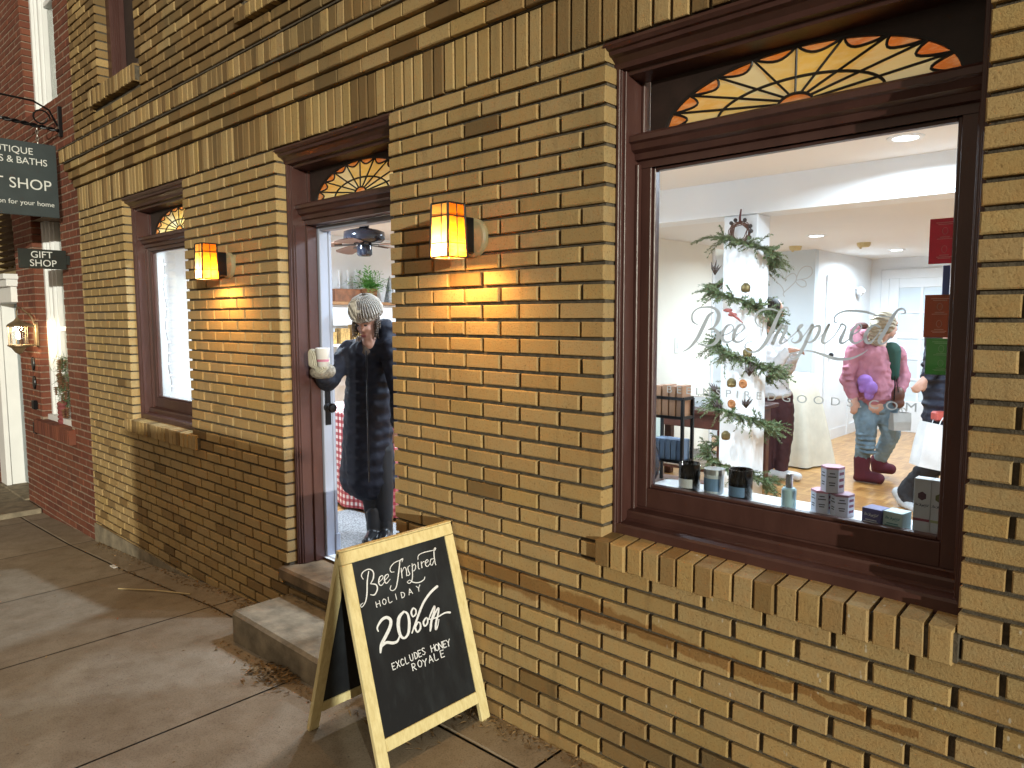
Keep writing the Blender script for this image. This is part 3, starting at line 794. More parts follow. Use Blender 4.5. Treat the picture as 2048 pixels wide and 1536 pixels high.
# unseen cabinet added behind the camera to throw the shadow left of the doorway
uc = thing('shadow_cabinet', (3.11, -3.75, -1.65), 'unseen grey cabinet added at the kerb to cast a shadow', 'shadow caster')
m = MB(); m.box(2.40, 3.82, -4.05, -3.45, -1.58, -.05, .01); m.box(2.34, 3.88, -4.1, -3.40, -.05, .01, .008); m.box(2.37, 3.85, -4.08, -3.42, -1.76, -1.58, .006); gcab = plain('shadow_cabinet_grey', (.22, .24, .23), .5); m.build('shadow_cabinet_housing', gcab, uc)
for k in range(2):
    d_ = MB(); d_.box(2.43+.69*k, 3.10+.69*k, -3.45, -3.435, -1.52, -.10, .004)
    for q in range(6): d_.box(2.53+.69*k, 3.00+.69*k, -3.437, -3.428, -1.40+.04*q, -1.38+.04*q, .002)
    d_.build('door', gcab, uc)

# ================================================================== sandwich board
sb = thing('sandwich_board', (-2.46, -.32, -1.79), 'folding chalkboard A-frame sign with pale wood frame announcing 20% off on the pavement', 'sandwich board')
yA, yB = -.62, -.02
A = Vector((-2.455, yA, -.937)); 
def leafpanel(foot_x, foot_z, name, front):
    o = Vector((foot_x, yA, foot_z)); vdir = (Vector((-2.455 + (.012 if front else -.012), yA, -.937))-o); L = vdir.length; vdir.normalize()
    u = Vector((0, 1, 0)); nrm = vdir.cross(u).normalized()
    if (nrm.x < 0) == front: nrm = -nrm
    Wd = yB-yA; T = .011; bw = .05
    f = MB()
    def bar(u0, u1, v0, v1): f.obox(o+u*((u0+u1)/2)+vdir*((v0+v1)/2)-nrm*T, (u, vdir, nrm), ((u1-u0)/2, (v1-v0)/2, T), .002)
    bar(0, bw, 0, L-bw-.0015); bar(Wd-bw, Wd, 0, L-bw-.0015); bar(0, Wd, L-bw, L); bar(bw+.001, Wd-bw-.001, .085, .085+bw)
    po = f.build(name, M['pine'], sb)
    c = MB(); c.obox(o+u*(Wd/2)+vdir*((.085+L)/2)-nrm*T, (u, vdir, nrm), (Wd/2-bw+.004, (L-.085)/2-bw+.004, .004)); c.build('chalkboard', M['chalkboard'], po)
    return po, o, u, vdir, nrm, L, Wd, bw, T
fp, o_, u_, v_, n_, L_, Wd_, bw_, T_ = leafpanel(-2.19, -1.782, 'front_panel', True)
leafpanel(-2.735, -1.793, 'rear_panel', False)
hb = MB(); hb.box(-2.467, -2.443, yA, yB, -.936, -.930, .001); hb.build('top_hinge', M['pine'], sb)
# chalk writing, image pixels of a 1207 x 1536 crop (x right, y down) cast onto the board
PO = o_ - n_*(T_-.0049)
def ray_board(a, b):
    px, py = 700+a/5.486, 1080+b/5.486
    d = CF + CR*((px-1024)/FPX) - CU*((py-768)/FPX)
    return CAM + d*((PO-CAM).dot(n_)/d.dot(n_))
# unused crop corners; each stroke point is cast from its image pixel onto the board
K = [ray_board(a, b) for a, b in ((0, 0), (1207, 0), (0, 1536), (1207, 1536))]
def board(a, b):
    return ray_board(a, b)
chalk = MB()
BI = [[(205,345,10),(190,450,14),(185,600,14),(165,690,10),(128,738,8),(118,712,7),(145,690,6)],[(145,430,8),(125,390,10),(150,345,10),(210,320,12),(255,350,14),(255,420,14),(225,480,8)],[(225,480,8),(285,490,14),(300,540,14),(270,600,14),(225,600,8)],
[(320,460,8),(360,420,8),(355,390,8),(325,410,12),(315,470,13),(340,500,10),(375,465,6)],[(385,440,8),(420,400,8),(415,375,8),(385,395,12),(378,445,13),(400,475,10),(440,430,6)],
[(485,350,6),(450,350,9),(440,310,9),(480,255,9),(540,225,9),(575,215,7)],[(570,240,6),(580,205,8),(550,225,10),(540,300,13),(525,420,13),(505,520,11),(470,555,9),(440,540,8),(450,500,7)],
[(560,310,10),(572,415,10)],[(570,350,6),(595,300,8),(615,320,10),(622,395,9)],[(655,280,7),(635,300,8),(640,340,10),(655,370,9),(640,390,7),(625,385,6)],
[(680,260,9),(685,340,10),(680,440,10),(650,475,8),(628,460,7),(655,438,6)],[(683,290,7),(705,265,8),(720,290,9),(710,330,8),(690,340,6)],[(655,440,6),(700,465,10),(760,465,11),(810,435,10),(820,405,8)],
[(745,245,9),(750,310,9),(765,315,6)],[(745,215,7),(750,170,8),(800,140,9),(880,120,9),(920,110,7)],[(780,240,9),(788,305,9)],[(785,260,6),(805,235,7),(815,240,6)],
[(825,260,7),(855,235,7),(850,215,7),(830,230,10),(828,275,10),(850,290,8),(875,260,6)],[(915,205,8),(885,215,9),(880,260,9),(900,275,8),(918,230,7)],[(915,130,6),(940,95,8),(925,90,8),(920,150,11),(930,240,10),(942,275,7)]]
OFF = [[(310,1000,14),(300,960,18),(345,880,28),(400,850,34),(445,880,34),(440,950,34),(395,1050,36),(345,1150,34),(335,1235,18)],[(345,1170,22),(400,1125,30),(470,1130,32),(520,1110,24),(545,1050,12)],
[(590,785,22),(540,850,36),(530,950,36),(555,1050,32),(600,1075,24),(640,1020,28),(650,900,30),(630,810,24),(590,785,20)],
[(955,510,28),(880,580,26),(800,700,24),(730,880,22),(680,1020,14)],[(695,745,16),(672,790,20),(690,840,16),(722,810,18),(720,765,16),(695,745,14)],[(745,900,16),(715,960,22),(740,1010,18),(772,970,20),(770,915,16),(745,900,14)],
[(835,850,14),(805,900,20),(820,945,16),(850,910,18),(850,865,14),(835,850,14)],[(850,900,8),(890,800,18),(925,725,16),(925,770,18),(895,880,22),(885,960,24),(880,1000,12)],
[(905,880,8),(940,790,18),(970,745,16),(968,800,18),(945,900,22),(940,980,20),(960,950,12),(975,870,8)],[(870,870,10),(950,850,14),(1040,800,16),(1095,795,24)]]
GL = {'H': [[(0,0),(0,1)],[(1,0),(1,1)],[(0,.5),(1,.45)]], 'O': [[(.5,0),(.05,.3),(.1,.8),(.5,1),(.9,.75),(.95,.3),(.5,0)]], 'L': [[(.1,0),(.1,1),(.9,.97)]], 'I': [[(.5,0),(.5,1)]],
'D': [[(.1,0),(.1,1)],[(.1,0),(.7,.15),(.95,.5),(.7,.9),(.1,1)]], 'A': [[(0,1),(.5,0)],[(.5,0),(1,1)],[(.2,.65),(.8,.65)]], 'Y': [[(0,0),(.5,.5)],[(1,0),(.5,.5),(.4,1)]],
'E': [[(.1,0),(.1,1)],[(.1,0),(.9,.02)],[(.1,.5),(.75,.48)],[(.1,1),(.9,.98)]], 'X': [[(0,0),(1,1)],[(1,0),(0,1)]], 'C': [[(.95,.15),(.5,0),(.1,.35),(.15,.8),(.5,1),(.95,.85)]],
'U': [[(.05,0),(.1,.7),(.4,1),(.8,.9),(.95,.5),(.95,0)]], 'S': [[(.9,.1),(.5,0),(.15,.2),(.5,.48),(.88,.72),(.55,1),(.1,.9)]], 'N': [[(0,1),(0,0)],[(0,0),(1,1)],[(1,1),(1,0)]],
'R': [[(.1,0),(.1,1)],[(.1,0),(.75,.05),(.8,.4),(.1,.52)],[(.35,.52),(.95,1)]]}
def hand(word, centres, hgt, wid, w):
    out = []
    for ch, (cx, cy) in zip(word, centres):
        for st in GL[ch]:
            out.append([(cx + (p[0]-.5)*wid*.94 + (p[1]-.5)*hgt*.22, cy - (p[0]-.5)*wid*.36 + (p[1]-.5)*hgt*.97, w) for p in st])
    return out
HO = hand('HOLIDAY', [(308,702),(376,676),(440,652),(505,622),(580,600),(660,565),(752,530)], 62, 42, 8)
EX = hand('EXCLUDES', [(478,1385),(525,1362),(572,1342),(622,1318),(672,1290),(722,1265),(765,1245),(806,1222)], 72, 38, 9) + hand('HONEY', [(908,1188),(952,1178),(992,1158),(1037,1143),(1078,1128)], 72, 38, 9) + hand('ROYALE', [(700,1392),(765,1355),(822,1345),(885,1305),(945,1278),(1012,1248)], 76, 46, 9)
BN = n_
ribbons(chalk, BI, board, .00005, 1.0, BN, 5); ribbons(chalk, OFF, board, .00005, 1.0, BN, 6); ribbons(chalk, HO+EX, board, .00005, 1.0, BN, 4)
chalk.build('chalk_lettering', M['chalk'], fp)

# ================================================================== lettering on the large pane
pl = MB()
SC = [[(205,200,14),(165,230,26),(120,320,32),(65,430,30),(0,510,18),(-58,547,5)],[(70,310,6),(25,280,16),(20,220,14),(60,170,12),(130,152,14),(210,160,24),(255,210,34),(245,280,34),(205,335,16),(165,352,8)],[(165,350,8),(215,350,22),(250,390,34),(240,450,34),(190,490,20),(110,492,12),(60,460,5)],
[(290,405,10),(350,385,12),(388,345,14),(372,310,12),(330,320,22),(292,380,32),(287,432,32),(322,465,22),(372,450,12),(425,400,8)],[(400,405,10),(455,372,12),(485,335,12),(468,307,12),(428,325,24),(392,390,34),(387,440,32),(422,465,20),(472,445,12),(520,400,8)],
[(640,335,6),(600,310,10),(582,262,18),(605,200,18),(660,172,16),(730,170,14),(790,190,8)],[(840,205,6),(874,192,12),(866,158,14),(828,165,18),(790,220,28),(745,320,34),(700,420,34),(650,500,28),(590,548,18),(520,548,12),(490,510,12),(505,472,10),(552,460,8)],
[(815,310,20),(785,370,32),(735,478,32)],[(752,425,10),(800,352,14),(852,318,24),(855,350,30),(818,430,32),(802,468,26),(832,472,14),(885,430,8)],
[(885,430,8),(950,372,10),(1003,318,14),(988,312,16),(962,350,24),(988,400,30),(978,445,28),(940,470,16),(905,455,10),(918,428,8)],
[(985,445,8),(1040,372,10),(1082,312,14)],[(1095,310,24),(1060,400,32),(1010,510,32),(962,588,28),(920,612,14),(885,590,12),(902,562,10),(962,556,8)],[(1060,392,10),(1105,332,16),(1152,322,28),(1150,372,32),(1112,440,26),(1062,467,12),(1028,450,6)],
[(1000,543,5),(1080,545,14),(1180,575,24),(1300,612,28),(1420,612,20),(1520,575,12),(1582,533,4)],
[(1140,440,8),(1190,385,10),(1238,312,24)],[(1238,308,26),(1195,400,32),(1178,458,28),(1208,472,14),(1275,420,8)],
[(1312,268,8),(1308,290,10),(1287,284,12),(1290,240,14),(1340,200,18),(1430,185,20),(1560,195,20),(1680,228,14),(1800,242,5)],
[(1275,425,8),(1330,340,12),(1350,305,20),(1388,330,16),(1350,420,32),(1338,464,26),(1368,472,14),(1440,420,8)],
[(1435,405,10),(1500,367,12),(1528,328,12),(1510,305,12),(1470,330,26),(1437,395,34),(1437,450,30),(1472,474,18),(1532,445,10),(1575,400,8)],
[(1690,332,14),(1640,312,14),(1592,350,26),(1562,410,34),(1572,462,30),(1612,467,16),(1670,400,10),(1702,345,8)],[(1880,215,6),(1917,202,14),(1903,170,16),(1852,180,24),(1800,250,32),(1740,360,36),(1690,440,34),(1692,474,22),(1732,472,14),(1795,415,6)]]
def pane_pt(k, ox, oy):
    return lambda a, b: at(ox+a/k, oy+b/k, .1975)
ribbons(pl, SC, pane_pt(4.452, 1380, 580), .00004)
HB = [[(1225,818,7),(1215,800,7),(1222,785,7),(1262,750,7),(1310,700,7),(1315,660,7),(1290,640,7),(1252,660,8),(1228,692,6)],[(1222,785,7),(1205,745,7),(1158,695,7),(1150,655,7),(1175,638,7),(1210,662,7),(1228,692,6)],
[(1315,682,6),(1340,622,7),(1382,587,7),(1430,595,8),(1437,640,8),(1402,675,8),(1350,687,6),(1315,692,5)],[(1350,687,6),(1385,702,8),(1390,735,8),(1360,745,8),(1330,727,7),(1312,705,5)],[(1228,692,5),(1202,632,5),(1178,604,4),(1168,620,4)],[(1228,692,5),(1252,622,5),(1290,587,4),(1302,600,4)]]
ribbons(pl, HB, pane_pt(3.84, 1250, 380), .00004)
fnd = lambda a, b: Vector((-1.452 + a, .1968, -.278 + b*1.0))
wtxt = text_mesh(MB(), 'BEEINSPIREDGOODS.COM', lambda a, b: (a, b, 0), .038, 1.75)
kx = .858/wtxt
text_mesh(pl, 'BEEINSPIREDGOODS.COM', lambda a, b: Vector((-1.452+a*kx, .1968, -.283+b)), .038, 1.75)
pl.build('pane_lettering', M['vinyl'], big_window)
# ================================================================== red brick building next door
red = thing('brick_house', (-9.8, .2, -2.2), 'red brick building with white arched windows beside the yellow shop', 'building')
RX0, RX1 = -14.5, -7.565
RW = (-9.20, -8.18, -1.10, 1.05); RU = (-9.15, -8.02, 2.10, 4.6); RD = (-11.15, -9.97, -2.12, .40); RA = (-11.20, -9.95, .55, 1.3)
rw = MB()
def rs(p, z): return 0
def arch_top(x0, x1, zs, zt):
    "gothic arch outline from spring line zs to point zt"
    cx = (x0+x1)/2; w = (x1-x0)/2
    L = [(x0 + w*(1-math.cos(u*math.pi/2))**1.15, zs+(zt-zs)*math.sin(u*math.pi/2)) for u in [i/10 for i in range(11)]]
    return L + [(2*cx-x, z) for x, z in L[::-1][1:]]
rholes = [RW, RU, RD, (-9.30, -8.08, -1.24, -1.10)]
# the arched heads are stepped brick by brick
ha = []
for (x0, x1, zs, zt) in ((RW[0], RW[1], 1.05, 1.75), (RD[0]-.06, RD[1]+.04, .52, 1.55)):
    pts = arch_top(x0, x1, zs, zt); n = 10
    for k in range(int((zt-zs)/CP)+1):
        z = zs+k*CP; 
        xs_ = [p for p in pts[:11] if p[1] <= z+.036]; xa = max(p[0] for p in xs_) if xs_ else x0
        if xa < (x0+x1)/2-.03: ha.append((xa, x0+x1-xa, z, z+CP))
rholes += ha
ZT2 = 6.5
courses(rw, -2.7, ZT2, RX0, RX1, rholes, y0=.01, jx=.011, jz=.012, xj=-7.57)
rwall = rw.build('brick_wall', M['brick_red'], red)
core = MB(); HS2 = [RW, RU, (RD[0], RD[1], RD[2]-.3, RD[3])] 
sheet(core, .0135, RX0, RX1, -2.7, ZT2, HS2 + ha, .004)
for h in HS2: reveal(core, h, .0135, .34, .004)
for h in ha: reveal(core, h, .0135, .3, .004, False)
core.build('pale_mortar_core', M['mortar_red'], red)
for h in HS2:
    for xx, sg in ((h[0], 1), (h[1], -1)):
        lj = MB(); z = h[2]+.03
        while z < h[3]-.06:
            lj.brick(min(xx, xx+sg*.012), max(xx, xx+sg*.012), .018, .23, z, z+.058); z += CP
        lj.build('brick_reveal', M['brick_red'], red)
bk = MB(); bk.box(RX0, RX1-.02, .42, .46, -2.7, ZT2); bk.build('back_wall', M['white_paint'], red)
rsill = MB()
uprights(rsill, -9.32, -8.06, -1.245, -1.10, -.05, .30, .0715, .006, 0); rsill.build('brick_sill', M['brick_red'], red)
def tall_window(x0, x1, z0, z1, zt, glow):
    w = MB()
    for sg, xx in ((1, x0), (-1, x1)):
        for k, (a, b, y) in enumerate(((0, .06, .10), (.06, .085, .125), (.085, .14, .15), (.14, .165, .18))):
            w.box(min(xx+sg*a, xx+sg*b), max(xx+sg*a, xx+sg*b), y, .30, z0+.02, z1, .003)
    w.box(x0, x1, .06, .3, z0, z0+.06, .004); w.box(x0+.165, x1-.165, .17, .26, z0+.06, z0+.16, .003)
    if zt > z1:
        pts = arch_top(x0, x1, z1, zt); inn = arch_top(x0+.13, x1-.13, z1, zt-.22)
        for (p, q, r, s_) in zip(pts, pts[1:], inn[1:], inn):
            w.prism([Vector((p[0], .11, p[1])), Vector((q[0], .11, q[1])), Vector((r[0], .11, r[1])), Vector((s_[0], .11, s_[1]))], (0, .19, 0))
    w.box(x0+.14, x1-.14, .19, .25, (z0+z1)/2-.1, (z0+z1)/2-.05, .003)
    o = w.build('tall_window', M['white_paint'], red)
    p = MB(); p.box(x0+.05, x1-.05, .225, .23, z0+.05, zt if zt > z1 else z1); p.build('pane', M['glass'], o)
    c = MB(); c.box(x0+.05, x1-.05, .32, .33, z0, zt if zt > z1 else z1); c.build('curtain', M['cream_plaster'], o)
tall_window(RW[0], RW[1], RW[2], RW[3], 1.72, 1); tall_window(RU[0], RU[1], RU[2], RU[3], RU[3], 0)
# front door under its own pediment and arched light
d = MB(); x0, x1, z0, z1 = RD
d.box(x0, x0+.17, .02, .30, z0, z1-.02, .004); d.box(x1-.10, x1-.004, .10, .30, z0, z1-.02, .004); d.box(x0-.10, x1+.08, -.10, .3, z1-.02, z1+.06, .004)
d.box(x0-.05, x1+.03, -.05, .3, z1-.20, z1-.02, .004); d.box(x0-.13, x1+.11, -.13, .3, z1+.06, z1+.12, .004); d.box(x0-.1, x0+.2, -.005, .05, z0, z1-.2, .004)
dr = d.build('front_door', M['white_paint'], red)
l = MB(); l.box(x0+.17, x1-.10, .20, .245, z0+.02, z1-.2, .003); l.box(x0+.30, x1-.23, .188, .2, z0+.18, z0+.62, .01); l.box(x0+.30, x1-.23, .188, .2, z0+.8, z1-.45, .01)
l.build('door_leaf', plain('grey_blue_door', (.26, .30, .32), .5), dr)
h = MB(); h.tube([(x1-.2, .2, -.98), (x1-.2, .13, -.95), (x1-.2, .11, -.86), (x1-.2, .13, -.77), (x1-.2, .2, -.74)], .012); h.build('door_handle', M['black_metal'], dr)
ar = MB(); pts = arch_top(RD[0]-.04, RD[1]+.03, .56, 1.52); inn = arch_top(RD[0]+.10, RD[1]-.11, .58, 1.34)
for (p, q, r, s_) in zip(pts, pts[1:], inn[1:], inn): ar.prism([Vector((a, .08, b)) for a, b in (p, q, r, s_)], (0, .2, 0))
ar.box(RD[0]-.04, RD[1]+.03, .08, .28, .52, .60, .003)
cxa = (RD[0]+RD[1])/2
for pp in ([(cxa, .6), (cxa, .95)], [(cxa, .95), (cxa-.22, 1.12)], [(cxa, .95), (cxa+.22, 1.12)], [(cxa-.48, .72), (cxa+.48, .72)], [(cxa-.25, .6), (cxa-.25, .72)], [(cxa+.25, .6), (cxa+.25, .72)]):
    ar.tube([(a, .17, b) for a, b in pp], .014, 6)
aw = ar.build('arched_transom', plain('ochre_paint', (.30, .22, .10), .5), red)
p = MB(); p.box(RD[0], RD[1], .18, .185, .56, 1.45); p.build('pane', plain('frosted_pane', (.55, .55, .52), .3), aw)
stp = MB(); stp.box(-11.4, -9.42, -.62, .0, -2.5, -2.135, .01); tag(stp.build('doorstep', M['concrete_step']), 'pale concrete doorstep at the red brick entrance', 'step')
ss = MB(); ss.box(-11.15, -9.97, -.04, .32, -2.16, -2.115, .006); ss.build('door_sill', M['concrete_step'], red)
# number plaques and letter slot
for z, h_, lab, o_ in ((-.49, .13, 'uppermost small dark oval plaque beside the red house door', 1), (-.70, .13, 'second small dark oval plaque down beside the red house door', 1), (-.95, .10, 'small dark square doorbell box beside the red house door', 0), (-1.21, .13, 'lowest small dark mail slot beside the red house door', 0)):
    m = MB(); 
    if o_: m.lathe([(.0, -.012), (.055, -.010), (.06, 0), (.05, .012)], (-9.40, .0, z), 20, ((.8, 0, 0), (0, 0, 1.3*h_/.13), (0, 1, 0)))
    else: m.box(-9.455, -9.355, -.03, .012, z-h_/2, z+h_/2, .006)
    tag(m.build('plaque', M['black_metal']), lab, 'plaque', 'dark fittings on the red brick beside the door')
# hanging decoration of pine cones and fir
wr = thing('cone_swag', (-8.70, .05, -.7), 'hanging swag of pine cones and fir in the red house window', 'swag')
cn = MB(); fir = MB()
for i in range(30):
    c = Vector((-8.70+random.gauss(0, .07), .08+random.gauss(0, .02), -.42 - .62*random.random()**1.2))
    for k in range(5):
        cn.lathe([(.004, .012), (.032-.004*k, .0), (.004, -.006)], c+Vector((0, 0, -.018*k)), 9, None)
for i in range(260):
    p = Vector((-8.70+random.gauss(0, .07), .10+random.gauss(0, .03), -.40-.5*random.random())); dr_ = Vector((random.gauss(0, 1), random.gauss(0, .6), random.gauss(-.3, 1))).normalized()*.09
    w_ = dr_.orthogonal().normalized()*.004; fir.add([p-w_, p+w_, p+dr_], [(0, 1, 2)])
M['fir'] = plain('fir_needles', (.055, .105, .04), .7, var=.5, scale=50)
M['cone'] = plain('pine_cone', (.16, .08, .04), .8, var=.4, scale=40)
cn.build('pine_cones', M['cone'], wr); fir.build('fir_sprigs', M['fir'], wr)
rb = MB()
for k in range(7): rb.lathe([(.03, 0), (.05, -.02), (.045, -.045), (.02, -.05)], (-8.68, .07, -.86-.05*k*.9), 12); 
rb.build('striped_bell', plain('maroon_stripe', (.20, .05, .05), .6), wr)
# small lit lantern on the red wall
ln = thing('porch_lantern', (-9.1, -.2, -.4), 'lit glass porch lantern on a curled bracket at the red house door', 'lantern')
x, y, z = -9.06, -.20, -.17
c = MB(); c.lathe([(.0, .30), (.012, .27), (.05, .22), (.13, .17), (.15, .145), (.15, .13)], (x, y, z), 12); c.lathe([(.15, -.13), (.15, -.15), (.10, -.18), (.05, -.25), (.012, -.27), (.0, -.29)], (x, y, z), 12)
for k in range(6):
    a = k*math.pi/3; c.tube([(x+.13*math.cos(a), y+.13*math.sin(a), z-.14), (x+.13*math.cos(a), y+.13*math.sin(a), z+.14)], .007, 6)
c.tube([(x, y, z+.28), (x-.02, y, z+.36), (x-.08, y+.03, z+.42), (x-.16, y+.10, z+.40), (x-.20, y+.16, z+.28), (x-.20, y+.2, z+.1)], .011, 8)
for i_, p_ in enumerate(c.v): c.v[i_] = (x+(p_[0]-x)*.68, y+(p_[1]-y)*(.68 if p_[1] < y+.12 else 1), z+(p_[2]-z)*.72)
c.box(x-.18, x-.09, -.02, .012, z-.12, z+.14, .006)
c.build('lantern_cage', plain('weathered_brass', (.20, .14, .08), .45, .5, var=.3), ln)
g = MB(); g.lathe([(.078, -.092), (.085, 0), (.078, .092)], (x, y, z), 16); g.build('lantern_glass', M['glass'], ln)
b = MB(); b.ell((x, y, z), (.024, .024, .04), 12, 8); b.build('bulb', emis('lantern_bulb_glow', (1., .82, .55), 22), ln)
ld = bpy.data.lights.new('lantern_light', 'POINT'); ld.energy = 17; ld.color = (1., .74, .42); ld.shadow_soft_size = .05
lo = bpy.data.objects.new('lantern_light', ld); COL.objects.link(lo); lo.location = (x, y, z+.07); lo.parent = ln; lo.matrix_parent_inverse = Matrix.Translation(-ln.location)

# ================================================================== hanging signs
hs = thing('hanging_sign', (-7.95, -.03, 1.9), 'dark slate hanging boutique sign with SHOP lettering on a wrought iron bracket', 'sign')
sx_ = -7.92
TL = Vector((sx_, -1.02, 1.63)); 
m = MB(); m.box(sx_-.018, sx_, -1.02, -.055, .957, 1.628, .003); pn = m.build('sign_panel', M['sign_dark'], hs)
tx = MB()
def on_sign(y0, z0): return lambda a, b: Vector((sx_+.0012, y0+a, z0+b))
def right_text(s, yr, z, size, sp=1.):
    q = MB(); w = text_mesh(q, s, lambda a, b: Vector((a, b, 0)), size, sp); text_mesh(tx, s, on_sign(yr-w, z), size, sp)
right_text('BOUTIQUE', -.245, 1.515, .085); right_text('LINENS & BATHS', -.135, 1.425, .085, .96)
right_text('GIFT SHOP', -.110, 1.20, .135); right_text('A selection for your home', -.095, 1.055, .062)
tx.build('lettering', M['sign_white'], pn)
br = MB()
br.box(sx_-.03, sx_+.01, -.02, .012, 1.72, 2.0, .004)
n = 60; tw = []
for k in range(2):
    br.tube([Vector((sx_-.01+.010*math.cos(i*.8+k*math.pi), -1.1+1.08*i/n, 1.86-.085*i/n+.010*math.sin(i*.8+k*math.pi))) for i in range(n+1)], .011, 6)
br.tube([(sx_-.01, -1.1, 2.02), (sx_-.01, -.55, 2.02), (sx_-.01, -.22, 2.01), (sx_-.01, -.09, 1.95), (sx_-.01, -.03, 1.82)], .010, 6)
br.tube([Vector((sx_-.01, -.16+.075*(1-.08*i/3)*math.cos(i*.45), 1.87+.075*(1-.08*i/3)*math.sin(i*.45))) for i in range(15)], .008, 6)
br.build('bracket', M['black_metal'], hs)
for yy in (-.20, -.88):
    chn = MB()
    for k in range(5):
        zc = 1.765-.032*k; ax = ((0, 1, 0), (0, 0, 1), (1, 0, 0)) if k % 2 else ((1, 0, 0), (0, 0, 1), (0, 1, 0))
        u, v_2 = Vector(ax[0]), Vector(ax[1])
        chn.tube([Vector((sx_-.01, yy, zc))+u*(.010*math.cos(a))+v_2*(.020*math.sin(a)) for a in [2*math.pi*i/10 for i in range(11)]], .0035, 5)
    chn.build('chain', plain('steel_chain', (.35, .33, .30), .4, .8), hs)
gs = thing('gift_shop_sign', (-7.93, -.1, .55), 'small black projecting sign reading GIFT SHOP', 'sign')
gx = -7.92
m = MB(); m.box(gx-.02, gx, -.41, -.02, .475, .655, .003); m.box(gx-.018, gx-.003, -.02, .012, .52, .61, .003)
pn = m.build('sign_panel', M['sign_black'], gs)
tx = MB()
def ctr(s, yc, z, size):
    w = text_mesh(MB(), s, lambda a, b: Vector((a, b, 0)), size); text_mesh(tx, s, lambda a, b: Vector((gx+.0012, yc-w/2+a, z+b)), size)
ctr('GIFT', -.225, .575, .088); ctr('SHOP', -.215, .497, .088)
tx.build('lettering', M['sign_white'], pn)
# ================================================================== shop fittings
def can(x, y, z, label, lit=36):
    th = thing('ceiling_light', (x, y, z), label, 'ceiling light', 'recessed round ceiling lights in the shop')
    r = MB(); r.lathe([(.060, -.001), (.064, -.008), (.088, -.006), (.092, .0)], (x, y, z), 28); r.build('trim_ring', M['white_paint'], th)
    g = MB(); g.lathe([(.0, -.004), (.062, -.004)], (x, y, z), 28); g.build('lit_lens', M['can_light'], th)
    l = bpy.data.lights.new('ceiling_light_glow', 'AREA'); l.shape = 'DISK'; l.size = .12; l.energy = lit; l.color = (.70, .85, 1.); l.spread = R(165)
    o = bpy.data.objects.new('ceiling_light_glow', l); COL.objects.link(o); o.location = (x, y, z-.012); o.parent = th; o.matrix_parent_inverse = Matrix.Translation(-th.location)
    return th
can(-1.18, 2.10, CZF, 'brightest round ceiling light, in front of the white beam, nearest the window')
can(-2.66, 4.82, CZB, 'lit round ceiling light behind the beam, left of the smoke detector')
can(-2.55, 6.95, CZB, 'lit round ceiling light farthest back, above the glazed white door')
can(-1.02, 2.10, CZF, 'ceiling light at the right edge of the big pane, half cut off', 38) if False else can(-.72, 1.75, CZF, 'ceiling light at the upper right edge of the big pane')
can(-5.6, 1.0, CZF, 'ceiling light of the front room near the small window', 75); can(-5.2, 2.9, CZF, 'ceiling light of the front room near the mantel', 60); can(-3.3, 1.4, CZF, 'ceiling light just inside the open doorway', 30); can(-.9, 5.2, CZB, 'ceiling light of the rear room to the right'); can(-2.5, 1.1, CZF, 'ceiling light between doorway and big window', 30); can(-4.9, 4.9, CZF, 'ceiling light behind the partition wall', 30)
for x, y, lab in ((-2.56, 5.85, 'brass coloured smoke detector on the ceiling between the two rear lights'), (-3.22, 5.72, 'small cream smoke detector on the ceiling right of the column')):
    m = MB(); m.lathe([(.0, -.045), (.05, -.045), (.062, -.03), (.068, 0)], (x, y, CZB), 24); m.lathe([(.012, -.06), (.014, -.045)], (x-.03, y, CZB), 8)
    tag(m.build('smoke_detector', plain('tan_plastic', (.55, .43, .20), .5)), lab, 'smoke detector')
m = MB(); m.ell((-3.14, 7.62, .33), (.05, .05, .06)); m.ell((-3.10, 7.60, .33), (.03, .03, .03)); m.box(-3.2, -3.12, 7.59, 7.65, .36, .38)
tag(m.build('security_camera', M['white_paint']), 'white dome security camera on the wall beside the glazed door', 'camera')
m = MB(); m.box(-3.85, -3.842, 4.30, 4.40, -.36, -.20, .002); m.box(-3.843, -3.836, 4.33, 4.37, -.31, -.25, .002)
tag(m.build('light_switch', M['white_paint']), 'white switch plate on the cream partition wall', 'switch')

# garland round the column
gar = thing('evergreen_garland', (-2.35, 2.72, -1.4), 'evergreen garland with bells, orange slices and pods spiralling round the white column', 'garland')
cx, cy = -2.35, 2.72
path = []
turns = 4.9; z0, z1 = -1.38, .56
for i in range(150):
    u = i/149; a = R(205)-u*turns*2*math.pi; rr = .19+.03*math.sin(u*40)
    path.append(Vector((cx+rr*math.cos(a), cy+rr*math.sin(a), z0+(z1-z0)*u)))
g = MB(); stm = MB(); stm.tube(path, .007, 5)
def sprig(p, d, L, sag=.25):
    d = d.normalized(); pts = [p+d*(L*k/6)+Vector((0, 0, -sag*L*(k/6)**2)) for k in range(7)]
    stm.tube(pts, [.0028*(1-.12*k) for k in range(7)], 4, False)
    for k in range(1, 7):
        ax = (pts[k]-pts[k-1]).normalized()
        for j in range(7):
            o = ax.orthogonal().normalized(); o = Matrix.Rotation(random.uniform(0, 6.28), 3, ax) @ o
            e = (ax*.8+o*random.uniform(.45, .9)).normalized()*random.uniform(.018, .038)*(1.15-.08*k)
            q = pts[k-1].lerp(pts[k], random.random()); w = e.cross(ax).normalized()*.0034
            g.cur = 0 if random.random() < .6 else 1
            g.add([q-w*.4, q+e*.5-w, q+e, q+e*.5+w], [(0, 1, 2, 3)])
